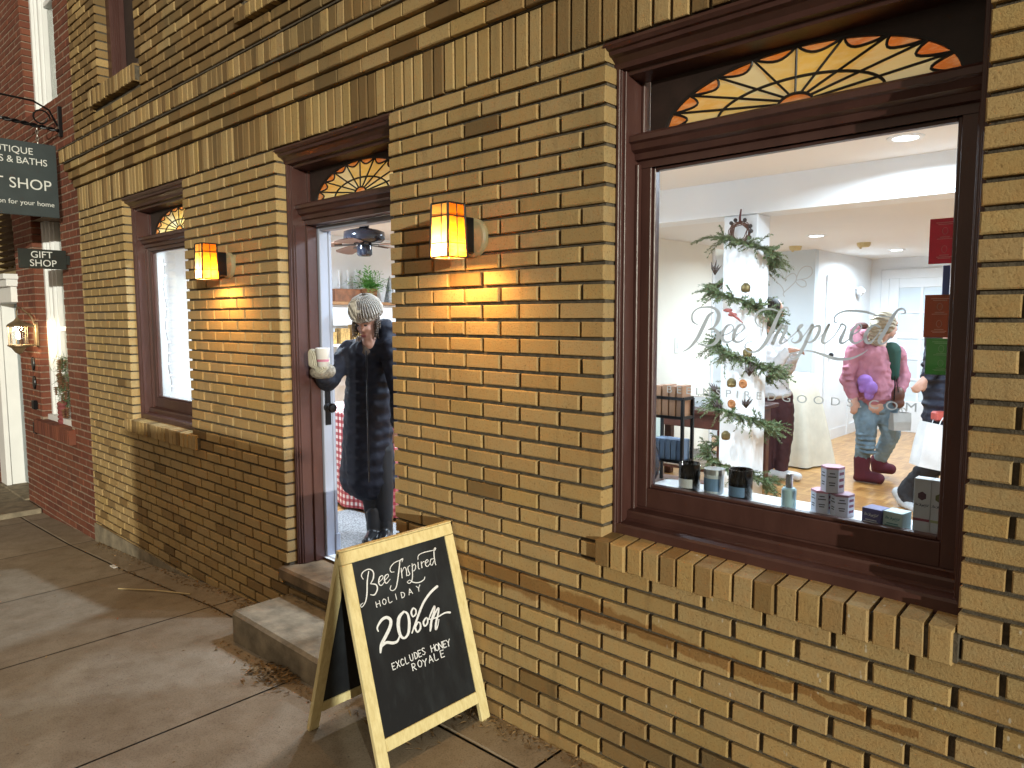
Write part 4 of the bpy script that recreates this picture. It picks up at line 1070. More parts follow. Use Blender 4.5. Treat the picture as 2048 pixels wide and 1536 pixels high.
for i in range(0, 149):
    p = path[i]; t_ = (path[i+1]-p).normalized(); out = Vector((p.x-cx, p.y-cy, 0)).normalized()
    for k in range(3):
        sprig(p, t_*random.uniform(.3, 1)*random.choice((-1, 1))+out*random.uniform(-.1, .6)+Vector((0, 0, random.uniform(-.3, .3))), random.uniform(.05, .10))
    for k in range(4):
        sprig(p, t_*random.uniform(-.9, .9)+out*random.uniform(.2, 1.0)+Vector((0, 0, random.uniform(-.5, .6))), random.uniform(.07, .17))
for a, L in ((2.8, .22), (3.2, .2), (3.6, .17), (2.5, .18)):
    sprig(Vector((cx-.14, cy-.13, .56)), Vector((math.cos(a), -.4, .35)), L, .5)
for k in range(7): sprig(Vector((cx+.05, cy-.2, -1.3)), Vector((random.uniform(-.6, 1), random.uniform(-1, .2), -.3)), .16)
g.build('foliage', [plain('cedar_green', (.085, .13, .045), .6, var=.4, scale=30), plain('cedar_dusty', (.16, .20, .10), .6, var=.3, scale=30)], gar); stm.build('stems', plain('garland_twig', (.10, .07, .04), .8), gar)
brass = plain('antique_brass', (.16, .12, .05), .4, .7, var=.3, scale=30)
def side(u, z, out=.03):                   # a point on the street face of the column: u = -1..1
    return Vector((cx+u*.17, cy-.19-out, z))
bl = MB()
for u, z in ((.60, .20), (.75, -.24), (.1, -.455), (-.1, -.83)):
    p = side(u, z, .02); bl.lathe([(.0, .036), (.012, .034), (.03, .016), (.032, 0), (.03, -.004), (.032, -.008), (.026, -.026), (0, -.034)], p, 14)
bl.build('jingle_bells', brass, gar)
os_ = MB()
for u, z in ((.62, -.455), (.15, -.60)):
    p = side(u, z, .03)
    os_.lathe([(0, .006), (.028, .007), (.032, 0), (.028, -.007), (0, -.006)], p, 16, ((1, 0, 0), (0, 0, 1), (0, -1, 0)))
    for k in range(8):
        a = k*math.pi/4; os_.ell(p+Vector((.017*math.cos(a), -.008, .017*math.sin(a))), (.007, .004, .007), 6, 4)
os_.build('dried_orange_slices', plain('dried_orange', (.33, .13, .04), .6, var=.4, scale=40), gar)
fe = MB()
for u, z, s_ in ((-.75, .30, 1), (.85, -.40, 1), (-.4, -.55, -1), (.75, -.62, 1), (-.3, -.66, -1)):
    for k in range(5):
        p = side(u, z, .02); e = p+Vector((s_*.03+.02*k-.05, -.02, .05+.055*random.random()))
        fe.tube([p, p.lerp(e, .5)+Vector((0, -.012, 0)), e], [.004, .009, .001], 6)
fe.build('dark_pods', plain('dark_pod', (.035, .02, .015), .6), gar)
rbn = MB(); 
for u, z in ((-.05, .05), (.15, .02)): 
    p = side(u, z, .05); rbn.ell(p, (.035, .012, .014)); rbn.tube([p, p+Vector((.05, -.01, -.03)), p+Vector((.08, 0, -.06))], [.01, .008, .002], 6)
rbn.build('red_ribbon', plain('red_ribbon', (.22, .05, .04), .6), gar)
# ring of bells at the top of the column
rg = thing('bell_wreath', (-2.33, 2.5, .5), 'small twig ring with dark bells hanging at the top of the column', 'wreath')
c = Vector((-2.325, 2.56, .585)); m = MB()
for k in range(9):
    rr = .062+random.uniform(-.012, .012); ph = random.random()*6
    m.tube([c+Vector(((rr+.006*math.sin(3*a+ph))*math.cos(a), .012*math.sin(2*a+ph), (rr+.006*math.cos(2*a+ph))*math.sin(a))) for a in [2*math.pi*i/24 for i in range(25)]], .003, 5)
m.build('twig_ring', plain('red_brown_twig', (.12, .045, .025), .7), rg)
m = MB(); m.tube([c+Vector((0, 0, .06)), c+Vector((.004, -.012, .10)), c+Vector((.008, -.005, .155))], [.010, .008, .005], 8); m.build('hanging_cord', plain('maroon_cord', (.10, .02, .02), .7), rg)
m = MB()
for a in (.4, 1.1, 1.9, 2.3, 3.6, 4.4, 5.2, 5.8, 0.0): m.ell(c+Vector((.088*math.cos(a), -.012, .088*math.sin(a))), .014, 10, 7)
m.build('bells', plain('dark_bell', (.06, .05, .05), .35, .6), rg)

# dark sideboard table with papers
dwood = plain('dark_red_wood', (.075, .022, .014), .35, var=.35, scale=8)
tb = thing('dark_table', (-3.2, 3.6, FZ), 'dark red wooden table against the cream wall, left of the column', 'table')
m = MB(); m.box(-3.75, -2.62, 3.05, 4.0, -.78, -.745, .006); m.box(-3.70, -2.67, 3.10, 3.95, -.90, -.78, .004); m.build('tabletop', dwood, tb)
for xx, yy in ((-3.66, 3.14), (-2.71, 3.14), (-3.66, 3.91), (-2.71, 3.91)):
    m = MB(); m.box(xx-.035, xx+.035, yy-.035, yy+.035, FZ, -.90, .006); m.build('leg', dwood, tb)
m = MB(); m.box(-3.6, -2.8, 3.2, 3.85, -1.28, -1.26, .003); m.build('lower_shelf', dwood, tb)
m = MB(); m.box(-3.45, -2.85, 3.2, 3.6, -1.259, -1.17, .004)
for k in range(6): m.box(-3.43+.1*k, -3.35+.1*k, 3.19, 3.2, -1.25, -1.18, .002)
tag(m.build('goods_tray', plain('clear_packaging', (.42, .36, .30), .4, var=.3, scale=20)), 'tray of wrapped goods on the shelf under the dark table', 'tray')
m = MB()
for k in range(5): m.obox((-3.2+.02*k, 3.45, -.742+.008*k), (Vector((math.cos(.1*k), math.sin(.1*k), 0)), Vector((-math.sin(.1*k), math.cos(.1*k), 0)), (0, 0, 1)), (.30, .2, .003))
tag(m.build('paper_stack', plain('pale_papers', (.62, .66, .68), .7)), 'stack of pale sheets lying on the dark table', 'papers')
m = MB(); m.obox((-2.78, 3.3, -.72), ((1, 0, 0), (0, 1, 0), (0, 0, 1)), (.07, .06, .025), .004); tag(m.build('pink_box', plain('pink_card', (.55, .22, .2), .6)), 'small pinkish box at the right end of the dark table', 'box')

# white round table with cloth, with bottle
lin = plain('cream_linen', (.58, .53, .42), .8, var=.08, bump=.4, bscale=14)
tcl = thing('draped_table', (-3.02, 5.25, FZ), 'small round table draped to the floor in cream linen behind the white column', 'table')
m = MB(); prof = []
N = 56; rows = 12; vs = []; fs = []
for j in range(rows+1):
    u = j/rows; zz = -.585-(u**1.0)*.90
    for k in range(N):
        a = 2*math.pi*k/N; r_ = .215 + .19*u**.8 + (.035*u)*math.sin(7*a+1)+.018*u*math.sin(13*a)
        vs.append((-3.02+r_*math.cos(a), 5.25+r_*math.sin(a), zz))
for j in range(rows):
    for k in range(N): fs.append((j*N+k, j*N+(k+1) % N, (j+1)*N+(k+1) % N, (j+1)*N+k))
m.add(vs, fs); m.build('tablecloth', lin, tcl, True)
m = MB(); m.lathe([(.0, .004), (.20, .004), (.216, 0), (.216, -.012)], (-3.02, 5.25, -.583), 40); m.build('tabletop', plain('white_cloth_top', (.76, .75, .70), .8), tcl)
m = MB(); m.lathe([(0, 0), (.026, 0), (.03, .02), (.028, .07), (.012, .085), (.014, .12), (0, .122)], (-3.02, 5.17, -.579), 14); tag(m.build('bottle', plain('dark_green_bottle', (.02, .05, .035), .2)), 'small dark green bottle on the draped cream table', 'bottle')

# black wire stand with boxes, just inside the big pane at the left
stn = thing('display_stand', (-1.59, .50, -.7), 'black wire display stand of small boxes at the left of the window', 'display stand')
m = MB(); xa, xb, ya, yb = -1.665, -1.520, .44, .52
for xx in (xa, xb):
    for yy in (ya, yb): m.box(xx-.006, xx+.006, yy-.006, yy+.006, -.70, -.335)
for zz in (-.335, -.415, -.60): 
    for yy in (ya, yb): m.box(xa, xb, yy-.005, yy+.005, zz-.006, zz+.006)
    for xx in (xa, xb): m.box(xx-.005, xx+.005, ya, yb, zz-.006, zz+.006)
for zz in (-.413, -.598): m.box(xa, xb, ya, yb, zz-.004, zz, 0)
m.build('wire_frame', M['black_metal'], stn)
m = MB(); m.box(-1.95, -1.5, .40, .62, -.72, -.702, .004); m.box(-1.95, -1.90, .42, .6, FZ, -.72); m.box(-1.56, -1.50, .42, .6, FZ, -.72); m.box(-1.9, -1.56, .42, .44, -.95, -.90); tag(m.build('console_table', dwood), 'narrow dark console table carrying the black wire stand', 'table')
bxm = [plain('kraft_box', (.36, .20, .12), .7), plain('pale_aqua_box', (.48, .60, .60), .6), plain('slate_blue_box', (.10, .15, .24), .6)]
for k in range(4):
    m = MB(); m.box(-1.655+.034*k, -1.628+.034*k, .445, .515, -.412, -.285+.004*(k % 2), .001); 
    o = m.build('soap_box', bxm[0]); tag(o, ('leftmost', 'second', 'third', 'rightmost')[k]+' slim kraft brown box on the top tier of the wire stand', 'box', 'slim kraft boxes on the wire stand')
for k in range(5):
    m = MB(); m.box(-1.657+.027*k, -1.635+.027*k, .445, .515, -.597, -.51, .001); o = m.build('soap_box', bxm[2])
    tag(o, ('leftmost', 'second', 'third', 'fourth', 'rightmost')[k]+' slate blue striped box on the lower tier of the wire stand', 'box', 'slate blue boxes on the wire stand')
m = MB(); m.box(-1.96, -1.72, .46, .60, -.701, -.40, .004); o = tag(m.build('soap_carton', bxm[1]), 'pale aqua carton behind the black wire stand', 'box')
m = MB()
m.ell((-1.66, .36, -.50), (.035, .05, .17)); m.ell((-1.63, .36, -.60), (.05, .05, .09)); m.ell((-1.67, .36, -.36), (.03, .03, .09))
tag(m.build('dark_vase', plain('navy_glazed_vase', (.025, .03, .05), .25)), 'dark navy vase beside the black wire stand in the window corner', 'vase')
m = MB(); m.lathe([(.10, 0), (.02, .085), (.0, .085)], (-3.15, 2.35, -.30), 20); m.tube([(-3.15, 2.35, -.78), (-3.15, 2.35, -.28)], .01); m.lathe([(.0, -.8+.3), (.06, -.8+.3), (.05, -.78+.3), (0, -.77+.3)], (-3.15, 2.35, -.30), 16)
o = tag(m.build('orange_lamp', plain('orange_shade', (.60, .20, .03), .5)), 'small orange cone shaded table lamp at the left edge of the big window', 'lamp')
m = MB(); m.box(-3.3, -3.0, 2.2, 2.5, -.82, -.80, .004); 
for xx in (-3.28, -3.02):
    for yy in (2.22, 2.48): m.box(xx-.015, xx+.015, yy-.015, yy+.015, FZ, -.82)
tag(m.build('side_table', dwood), 'small dark side table under the orange lamp', 'table')

# products on the ledge
LZ = -.665
def mark(mb, fn, sc, w=1.6):
    ribbons(mb, [[(a*sc, b*sc, c*sc*w) for a, b, c in st] for st in SC], fn, .00002, 1.0, Vector((0, -1, 0)), 3)
ink = plain('dark_ink', (.05, .055, .07), .7)
def candle(x, y, r, h, label, g, wax, lab_c):
    th = thing('candle', (x, y, LZ), label, 'candle', 'glass jar candles in the window')
    m = MB(); m.lathe([(.0, 0), (r, .0), (r, h), (r-.003, h), (r-.003, .008), (0, .008)], (x, y, LZ), 32); m.build('glass_jar', g, th, True)
    m = MB(); m.lathe([(0, .009), (r-.0045, .009), (r-.0045, h*.72), (0, h*.72)], (x, y, LZ), 28); m.build('wax', wax, th)
    m = MB(); m.tube([(x, y, LZ+h*.7), (x+.001, y, LZ+h*.80)], .0015, 6); m.build('wick', M['chalk'], th)
    m = MB(); vs = [(x+(r+.0006)*math.cos(a), y+(r+.0006)*math.sin(a), LZ+z) for z in (h*.12, h*.45) for a in [R(-135)+R(90)*i/10 for i in range(11)]]
    m.add(vs, [(i, i+1, 12+i, 11+i) for i in range(10)]); m.build('paper_label', lab_c, th)
smoke = glass_mat('smoked_glass', (.45, .50, .58), 1.5, 1); wax_d = plain('dark_blue_wax', (.03, .05, .10), .4); wax_w = plain('pale_wax', (.55, .62, .66), .5); lblb = plain('blue_label', (.14, .25, .40), .5); lblw = plain('white_label', (.7, .74, .76), .6)
candle(-1.396, .285, .041, .105, 'smoked glass candle at the far left of the ledge, hexagonal pale label', smoke, wax_d, lblw)
candle(-1.186, .285, .043, .110, 'large smoked glass candle right of the pale jar', smoke, wax_d, lblb)
th = thing('tin_candle', (-1.300, .30, LZ), 'short pale blue tin topped jar between the two smoked candles', 'candle')
m = MB(); m.lathe([(0, 0), (.036, 0), (.037, .07), (.034, .078), (0, .078)], (-1.300, .30, LZ), 28); m.build('glass_jar', wax_w, th)
m = MB(); m.lathe([(.036, .074), (.0385, .074), (.0385, .094), (0, .094)], (-1.300, .30, LZ), 28); m.build('tin_lid', plain('tin', (.5, .52, .52), .3, .8), th)
m = MB(); vs = [(-1.300+.0378*math.cos(a), .30+.0378*math.sin(a), LZ+z) for z in (.012, .06) for a in [R(-150)+R(120)*i/10 for i in range(11)]]; m.add(vs, [(i, i+1, 12+i, 11+i) for i in range(10)]); m.build('paper_label', lblb, th)
th = thing('spray_bottle', (-1.000, .272, LZ), 'frosted blue room spray bottle with silver cap on the ledge', 'bottle')
m = MB(); m.lathe([(0, 0), (.024, 0), (.025, .004), (.025, .066), (.021, .072), (.010, .074), (0, .074)], (-1.000, .272, LZ), 24); m.build('glass_bottle', plain('frosted_blue', (.42, .62, .68), .25), th, False)
m = MB(); m.lathe([(.0125, .074), (.0125, .12), (.011, .123), (0, .123)], (-1.000, .272, LZ), 20); m.build('cap', plain('silver_cap', (.6, .62, .64), .2, .9), th)
def hexbox(x, y, z, r, h, label, lid, rot=.3):
    th = thing('hexagonal_box', (x, y, z), label, 'box', 'stack of hexagonal boxes on the ledge')
    A_ = [rot+math.pi/3*i for i in range(6)]
    pts = [Vector((x+r*math.cos(a), y+r*math.sin(a), z)) for a in A_]
    m = MB(); m.prism(pts, (0, 0, h)); m.build('carton', plain('lilac_white_card', (.62, .64, .74), .6), th)
    m = MB(); m.prism([Vector((x+r*1.01*math.cos(a), y+r*1.01*math.sin(a), z+h-.006)) for a in A_], (0, 0, .0075)); m.build('lid', lid, th)
    ml = MB(); mp = MB()
    for i in range(6):
        p, q = pts[i], pts[(i+1) % 6]; mid = (p+q)/2; nrm = Vector((mid.x-x, mid.y-y, 0)).normalized()
        if nrm.y > -.2: continue
        u = (q-p).normalized()
        if u.x < 0: u = -u
        fn = lambda a, b, mid=mid, u=u, nrm=nrm: mid + u*(a-.5)*r*.9 + Vector((0, 0, b)) + nrm*.0006
        if nrm.x < .4:
            for k, (w, zz) in enumerate(((.5, .75), (.75, .62), (.6, .38), (.5, .28))): ml.add([fn(.5-w/2, h*zz), fn(.5+w/2, h*zz), fn(.5+w/2, h*zz+.0035), fn(.5-w/2, h*zz+.0035)], [(0, 1, 2, 3)])
        else:
            for k in range(3): mp.add([fn(.1, h*(.2+.25*k)), fn(.9, h*(.2+.25*k)), fn(.9, h*(.32+.25*k)), fn(.1, h*(.32+.25*k))], [(0, 1, 2, 3)])
    if ml.v: ml.build('printed_lines', ink, th)
    if mp.v: mp.build('plum_stripes', plain('plum_print', (.22, .06, .12), .6), th)
pinkl = plain('pink_lid', (.60, .28, .36), .5)
hexbox(-.899, .31, LZ, .037, .075, 'left lower hexagonal box with a pink lid', pinkl)
hexbox(-.830, .30, LZ, .037, .075, 'right lower hexagonal box with a dusky mauve lid', plain('mauve_lid', (.32, .16, .22), .5))
hexbox(-.866, .305, LZ+.0768, .037, .085, 'hexagonal box stacked on top of the other two', pinkl)
def cube_box(x, y, w, h, label, c, c2):
    th = thing('cream_box', (x, y, LZ), label, 'box')
    m = MB(); m.obox((x, y, LZ+h/2), (Vector((.985, -.17, 0)), Vector((.17, .985, 0)), (0, 0, 1)), (w/2, w/2, h/2), .001); b = m.build('carton', c, th)
    m = MB(); u = Vector((.985, -.17, 0)); nn = Vector((-.17, -.985, 0)); o = Vector((x, y, LZ))+nn*(w/2+.0006)
    ribbons(m, [[(p, q, c_*1.9) for p, q, c_ in st] for st in SC], lambda a, b: o+u*((a-930)/1960*w*.8)+Vector((0, 0, h*.74-(b-150)/1960*w*.8)), .00002, 1, nn, 3)
    for zz, ww in ((.20, .8), (.32, .6)): m.add([o+u*(-w*ww/2)+Vector((0, 0, h*zz)), o+u*(w*ww/2)+Vector((0, 0, h*zz)), o+u*(w*ww/2)+Vector((0, 0, h*(zz+.06))), o+u*(-w*ww/2)+Vector((0, 0, h*(zz+.06)))], [(0, 1, 2, 3)])
    m.build('lettering', c2, th)
cube_box(-.713, .262, .060, .056, 'small purple night cream box on the ledge', plain('purple_card', (.11, .10, .26), .6), M['chalk'])
cube_box(-.650, .262, .060, .056, 'small pale aqua day cream box beside the purple one', plain('aqua_card', (.50, .66, .70), .6), plain('teal_ink', (.10, .28, .32), .6))
for k, (x, lab, hc, bc) in enumerate(((-.583, 'left tall grey carton with a dark plum hexagon', (.06, .02, .03), (.20, .04, .06)), (-.535, 'right tall grey carton with an olive hexagon', (.10, .10, .03), (.28, .30, .14)))):
    y = .285; th = thing('tall_carton', (x, y, LZ), lab, 'box', 'pair of tall cartons at the right end of the ledge')
    m = MB(); m.box(x-.0235, x+.0235, y-.022, y+.022, LZ, LZ+.168, .001); m.build('carton', plain('grey_card', (.44, .45, .46), .6), th)
    m = MB(); m.prism([Vector((x+.013*math.cos(R(30+60*i)), y-.0222, LZ+.115+.014*math.sin(R(30+60*i)))) for i in range(6)], (0, -.0006, 0)); m.build('hexagon_mark', plain('hex_ink_%d' % k, hc, .6), th)
    m = MB(); m.box(x-.0225, x+.0225, y-.0227, y-.022, LZ+.036, LZ+.044); m.build('colour_band', plain('band_%d' % k, bc, .6), th)
    m = MB(); ribbons(m, [[(p, q, c_*1.7) for p, q, c_ in st] for st in SC], lambda a, b: Vector((x+(a-930)/1960*.042, y-.0226, LZ+.088-(b-300)/1960*.042)), .00002, 1, Vector((0, -1, 0)), 3); m.build('lettering', ink, th)
m = MB(); m.tube([(-1.0, .235, LZ+.003), (-.93, .24, LZ+.004), (-.86, .232, LZ+.003), (-.80, .238, LZ+.003)], .0016, 5); tag(m.build('dark_wire', M['black_metal']), 'thin dark wire lying along the ledge in front of the boxes', 'wire')

# leaflets taped inside the pane
for k, (cx_, z0_, z1_, c, lab) in enumerate(((-.545, .155, .285, (.50, .05, .10), 'red leaflet taped highest at the right of the big pane'), (-.549, -.060, .065, (.36, .12, .06), 'brown leaflet taped in the middle at the right of the big pane'), (-.540, -.170, -.063, (.15, .32, .13), 'green leaflet taped lowest at the right of the big pane'))):
    th = thing('leaflet', (cx_, .21, z0_), lab, 'leaflet', 'leaflets taped inside the pane')
    w = .040; tr_ = NT('leaflet_paper_%d' % k); tr_.t.nodes.remove(tr_.b); tl_ = tr_.n('BsdfTranslucent', i_0=(*c, 1)); df_ = tr_.n('BsdfDiffuse', i_0=(*c, 1)); mx_ = tr_.n('MixShader', i_0=.5); tr_.l(tl_.outputs[0], mx_.inputs[1]); tr_.l(df_.outputs[0], mx_.inputs[2]); tr_.l(mx_.outputs[0], tr_.o.inputs[0])
    m = MB(); m.obox((cx_, .213, (z0_+z1_)/2), ((1, 0, 0), (0, 1, 0), (0, 0, 1)), (w, .0012, (z1_-z0_)/2)); m.build('paper', tr_.m, th)
    m = MB(); H_ = z1_-z0_
    for q, ww in ((.90, .6), (.86, .45), (.58, .3), (.54, .5), (.18, .3), (.14, .5), (.11, .4)): m.box(cx_-w*ww, cx_+w*ww, .2110, .2117, z0_+H_*q, z0_+H_*(q+.014))
    for q in (.72, .32):
        m.tube([Vector((cx_+.007*math.cos(a), .2114, z0_+H_*q+.010*math.sin(a))) for a in [2*math.pi*i/12 for i in range(13)]], .0008, 4)
    m.build('printed_lines', plain('leaflet_print_%d' % k, tuple(min(1, x+.3) for x in c), .7), th)
m = MB(); m.box(-.548, -.53, .222, .228, .06, .15, .001); tag(m.build('blue_card', plain('blue_card', (.03, .07, .30), .6)), 'narrow blue card between the red and brown leaflets', 'card')

# fairy lights down the small window and doorway
def fairy(name, pts, label, side_):
    th = thing(name, pts[-1], label, 'fairy lights')
    m = MB(); m.tube(pts, .0028, 5); m.build('wire', M['white_paint'] if side_ else M['black_metal'], th)
    b = MB(); 
    for p in pts[1::2]: b.ell(p+Vector((.012, 0, 0)), (.012, .005, .006), 8, 5)
    b.build('bulbs', M['fairy'], th)
pts = [Vector((-6.29+.018*math.sin(i*.9)+.05*max(0, (i-13)/12), .245, .50-.046*i)) for i in range(25)]
fairy('fairy_lights', pts, 'string of small white lights hanging inside the left edge of the small window', False)
pts = [Vector((-2.93+.004*math.sin(i*1.7), .19, .50-.055*i)) for i in range(16)]
m = MB(); m.lathe([(.0, 0), (.05, 0), (.045, .1), (.06, .16), (.03, .21), (0, .22)], (-5.75, .29, -.68), 16); m.ell((-5.80, .27, -.63), (.07, .04, .05)); tag(m.build('silver_ornament', plain('silvered_glass', (.55, .6, .66), .2, .6)), 'silvery ornament on the ledge of the small window', 'ornament')

# front room seen through the doorway
mt = thing('mantel_shelf', (-7.1, 2.8, .17), 'white mantel with a thin wooden shelf on the far wall behind the doorway', 'mantel')
m = MB(); m.box(-7.25, -6.93, 1.9, 4.1, .155, .19, .004); m.build('wooden_shelf', plain('honey_wood', (.30, .15, .06), .5, var=.3), mt)
m = MB(); m.box(-7.25, -7.0, 2.0, 4.0, -.08, .155, .004); m.box(-7.25, -7.05, 2.0, 2.4, FZ, -.08, .004); m.box(-7.25, -7.05, 3.6, 4.0, FZ, -.08, .004); m.build('mantel_frame', M['white_paint'], mt)
m = MB(); m.box(-7.06, -7.0, 2.36, 2.86, .19, .335, .004); tag(m.build('wooden_sign_board', plain('carved_wood', (.22, .085, .035), .55, var=.5, scale=14)), 'plain brown wooden board leaning on the mantel shelf', 'board')
pl_ = thing('potted_plant', (-6.98, 2.78, .19), 'bushy bright green potted fern in a woven basket on the mantel', 'plant')
m = MB(); m.lathe([(0, 0), (.075, 0), (.09, .10), (.095, .15), (.08, .15), (0, .13)], (-6.98, 2.80, .19), 20)
for k in range(6): m.lathe([(.078+.003*k, .012+.024*k), (.088+.003*k, .020+.024*k), (.078+.003*k, .030+.024*k)], (-6.98, 2.80, .19), 20)
m.build('woven_basket', plain('wicker', (.25, .12, .05), .7, var=.4, scale=40), pl_)
g = MB(); bs = Vector((-6.98, 2.80, .33))
for i in range(70):
    d_ = Vector((random.gauss(0, .6), random.gauss(0, .6), random.uniform(.3, 1.2))).normalized(); L = random.uniform(.18, .36)
    P_ = [bs+d_*(L*k/6)+Vector((0, 0, -.10*(k/6)**2)) for k in range(7)]
    for k in range(1, 7):
        for s_ in (-1, 1):
            w = (P_[k]-P_[k-1]).cross(Vector((random.gauss(0, .3), random.gauss(0, .3), 1))).normalized()*s_
            e = w*random.uniform(.03, .055)+(P_[k]-P_[k-1])*.8; q = (P_[k]-P_[k-1]).normalized()*.011
            g.add([P_[k]-q, P_[k]+e*.55-q*.6, P_[k]+e, P_[k]+e*.5+q], [(0, 1, 2, 3)])
g.build('fronds', plain('bright_fern', (.10, .28, .05), .5, var=.35, scale=30, **{'Transmission Weight': 0.0}), pl_)
m = MB(); m.lathe([(.0, .32), (.02, .26), (.07, 0), (0, 0)], (-6.97, 3.09, .19), 14)
for k in range(7): m.lathe([(.066-.009*k, .02+.04*k), (.074-.009*k, .01+.04*k), (.06-.009*k, .035+.04*k)], (-6.97, 3.09, .19), 14)
tag(m.build('cone_tree_ornament', plain('pewter', (.30, .32, .33), .35, .6, var=.4, scale=40)), 'silver grey cone shaped tree ornament at the right of the mantel', 'ornament')
for k, y in enumerate((2.50, 2.62, 2.72)):
    m = MB(); m.lathe([(0, 0), (.03, 0), (.008, .02), (.008, .18), (.018, .2), (.011, .2), (.011, .36), (0, .365)], (-7.13, y, .19), 10); tag(m.build('candlestick', M['white_paint']), ('left', 'middle', 'right')[k]+' slim white candlestick behind the wooden board on the mantel', 'candlestick', 'white candlesticks on the mantel')
fan = thing('ceiling_fan', (-5.64, 1.8, .95), 'black ceiling fan with wooden blades hanging in the room behind the doorway', 'ceiling fan')
fc = Vector((-5.64, 1.8, CZF)); m = MB()
m.lathe([(.10, 0), (.11, -.02), (.085, -.075), (.05, -.085), (.045, -.12), (.13, -.135), (.185, -.155), (.19, -.22), (.16, -.245), (.075, -.255), (.06, -.275), (.068, -.29), (.07, -.36), (.055, -.375), (0, -.378)], fc, 36); m.build('motor', plain('gloss_black', (.012, .014, .022), .18), fan, True)
for k in range(5):
    a = R(20)+k*2*math.pi/5; u = Vector((math.cos(a), math.sin(a), -.05)); v_3 = Vector((-math.sin(a), math.cos(a), .18)).normalized(); n3 = u.cross(v_3)
    m = MB(); o = fc+Vector((0, 0, -.265)); m.prism([o+u*p+v_3*q for p, q in ((.20, -.05), (.34, -.07), (.60, -.085), (.66, -.06), (.67, 0), (.66, .06), (.60, .085), (.34, .07), (.20, .05))], n3*.007); b = m.build('blade', plain('walnut_blade', (.17, .085, .05), .4), fan)
    m = MB(); m.obox(o+u*.17+n3*-.004, (u, v_3, n3), (.10, .018, .004), .002); m.build('blade_arm', M['black_metal'], b)
# gingham table
t = NT('red_gingham'); t.set(.8)
v = t.coord((20, 20, 20)); sxg = t.n('SeparateXYZ'); t.l(v, sxg.inputs[0])
def m2(op, a, b):
    n = t.n('Math', operation=op)
    for i, q in enumerate((a, b)):
        if isinstance(q, (int, float)): n.inputs[i].default_value = q
        else: t.l(q, n.inputs[i])
    return n.outputs[0]
h1 = m2('GREATER_THAN', m2('FRACT', m2('ADD', sxg.outputs[0], sxg.outputs[1]), 0), .5); h2 = m2('GREATER_THAN', m2('FRACT', sxg.outputs[2], 0), .5)
t.col(t.ramp(m2('MULTIPLY', m2('ADD', h1, h2), .5), [(0, (.66, .60, .56)), (.5, (.42, .11, .11)), (1, (.26, .02, .03))], 'CONSTANT')); t.t.nodes[-1]
for nd in t.t.nodes:
    if nd.type == 'VALTORGB': 
        e = nd.color_ramp.elements; e[0].position = 0; e[1].position = .3; e[2].position = .8
gt = thing('gingham_table', (-4.9, 1.35, FZ), 'table draped in red and white gingham cloth behind the person in the doorway', 'table')
m = MB(); x0, x1, y0, y1 = -5.55, -4.25, 1.0, 1.55; zt = -.74
vs = []; fs = []; per = []
N = 22
for i in range(N): per.append((x0+(x1-x0)*i/N, y0))
for i in range(10): per.append((x1, y0+(y1-y0)*i/10))
for i in range(N): per.append((x1-(x1-x0)*i/N, y1))
for i in range(10): per.append((x0, y1-(y1-y0)*i/10))
K_ = len(per); rows = 6
for j in range(rows+1):
    u = j/rows
    for i, (xx, yy) in enumerate(per):
        o = .03*u*math.sin(i*1.1)+.03*u; cx2, cy2 = (x0+x1)/2, (y0+y1)/2; d_ = Vector((xx-cx2, yy-cy2, 0)).normalized(); vs.append((xx+d_.x*o, yy+d_.y*o, zt-u*(zt-FZ-.03)))
for j in range(rows):
    for i in range(K_): fs.append((j*K_+i, j*K_+(i+1) % K_, (j+1)*K_+(i+1) % K_, (j+1)*K_+i))
m.add(vs, fs); m.add([(a, b, zt) for a, b in per], [tuple(range(K_))]); m.build('tablecloth', t.m, gt)
m = MB(); m.lathe([(0, 0), (.09, 0), (.12, .10), (.11, .11), (.0, .03)], (-4.86, 1.2, zt+.001), 18); m.tube([(-4.86+.115*math.cos(a), 1.2, zt+.1+.16*math.sin(a)) for a in [math.pi*i/10 for i in range(11)]], .008, 6); m.ell((-4.86, 1.2, zt+.10), (.10, .08, .05))
tag(m.build('goods_basket', plain('yellow_wicker', (.52, .36, .12), .6, var=.4, scale=30)), 'yellow wicker basket of goods on the gingham table', 'basket')
sh = thing('wall_shelf', (-6.9, 2.2, -.25), 'low shelf unit of small golden boxes under the mantel', 'shelf')
m = MB(); m.box(-6.95, -6.7, 2.0, 3.2, -.60, -.575, .003); m.box(-6.95, -6.7, 2.0, 3.2, -.30, -.275, .003); m.box(-6.95, -6.7, 2.0, 2.02, FZ, -.05); m.box(-6.95, -6.7, 3.18, 3.2, FZ, -.05); m.build('frame', M['white_paint'], sh)
gi = 0
for zz in (-.575, -.275):
    for k in range(6):
        m = MB(); m.box(-6.86, -6.74, 2.08+.17*k, 2.20+.17*k, zz, zz+.13+.04*((k*7) % 3), .003)
        tag(m.build('golden_box', plain('golden_pattern', (.42, .26, .08), .5, var=.5, scale=35) if gi == 0 else bpy.data.materials['golden_pattern']), 'small golden patterned box on the low shelf unit under the mantel', 'box', 'golden boxes on the low shelf'); gi += 1
# mat
m = MB(); m.box(-4.75, -3.10, .32, .98, FZ+.001, FZ+.014, .004); tag(m.build('door_mat', plain('speckled_mat', (.20, .20, .20), .95, var=.75, scale=90, bump=.6)), 'speckled grey mat just inside the open doorway', 'mat')
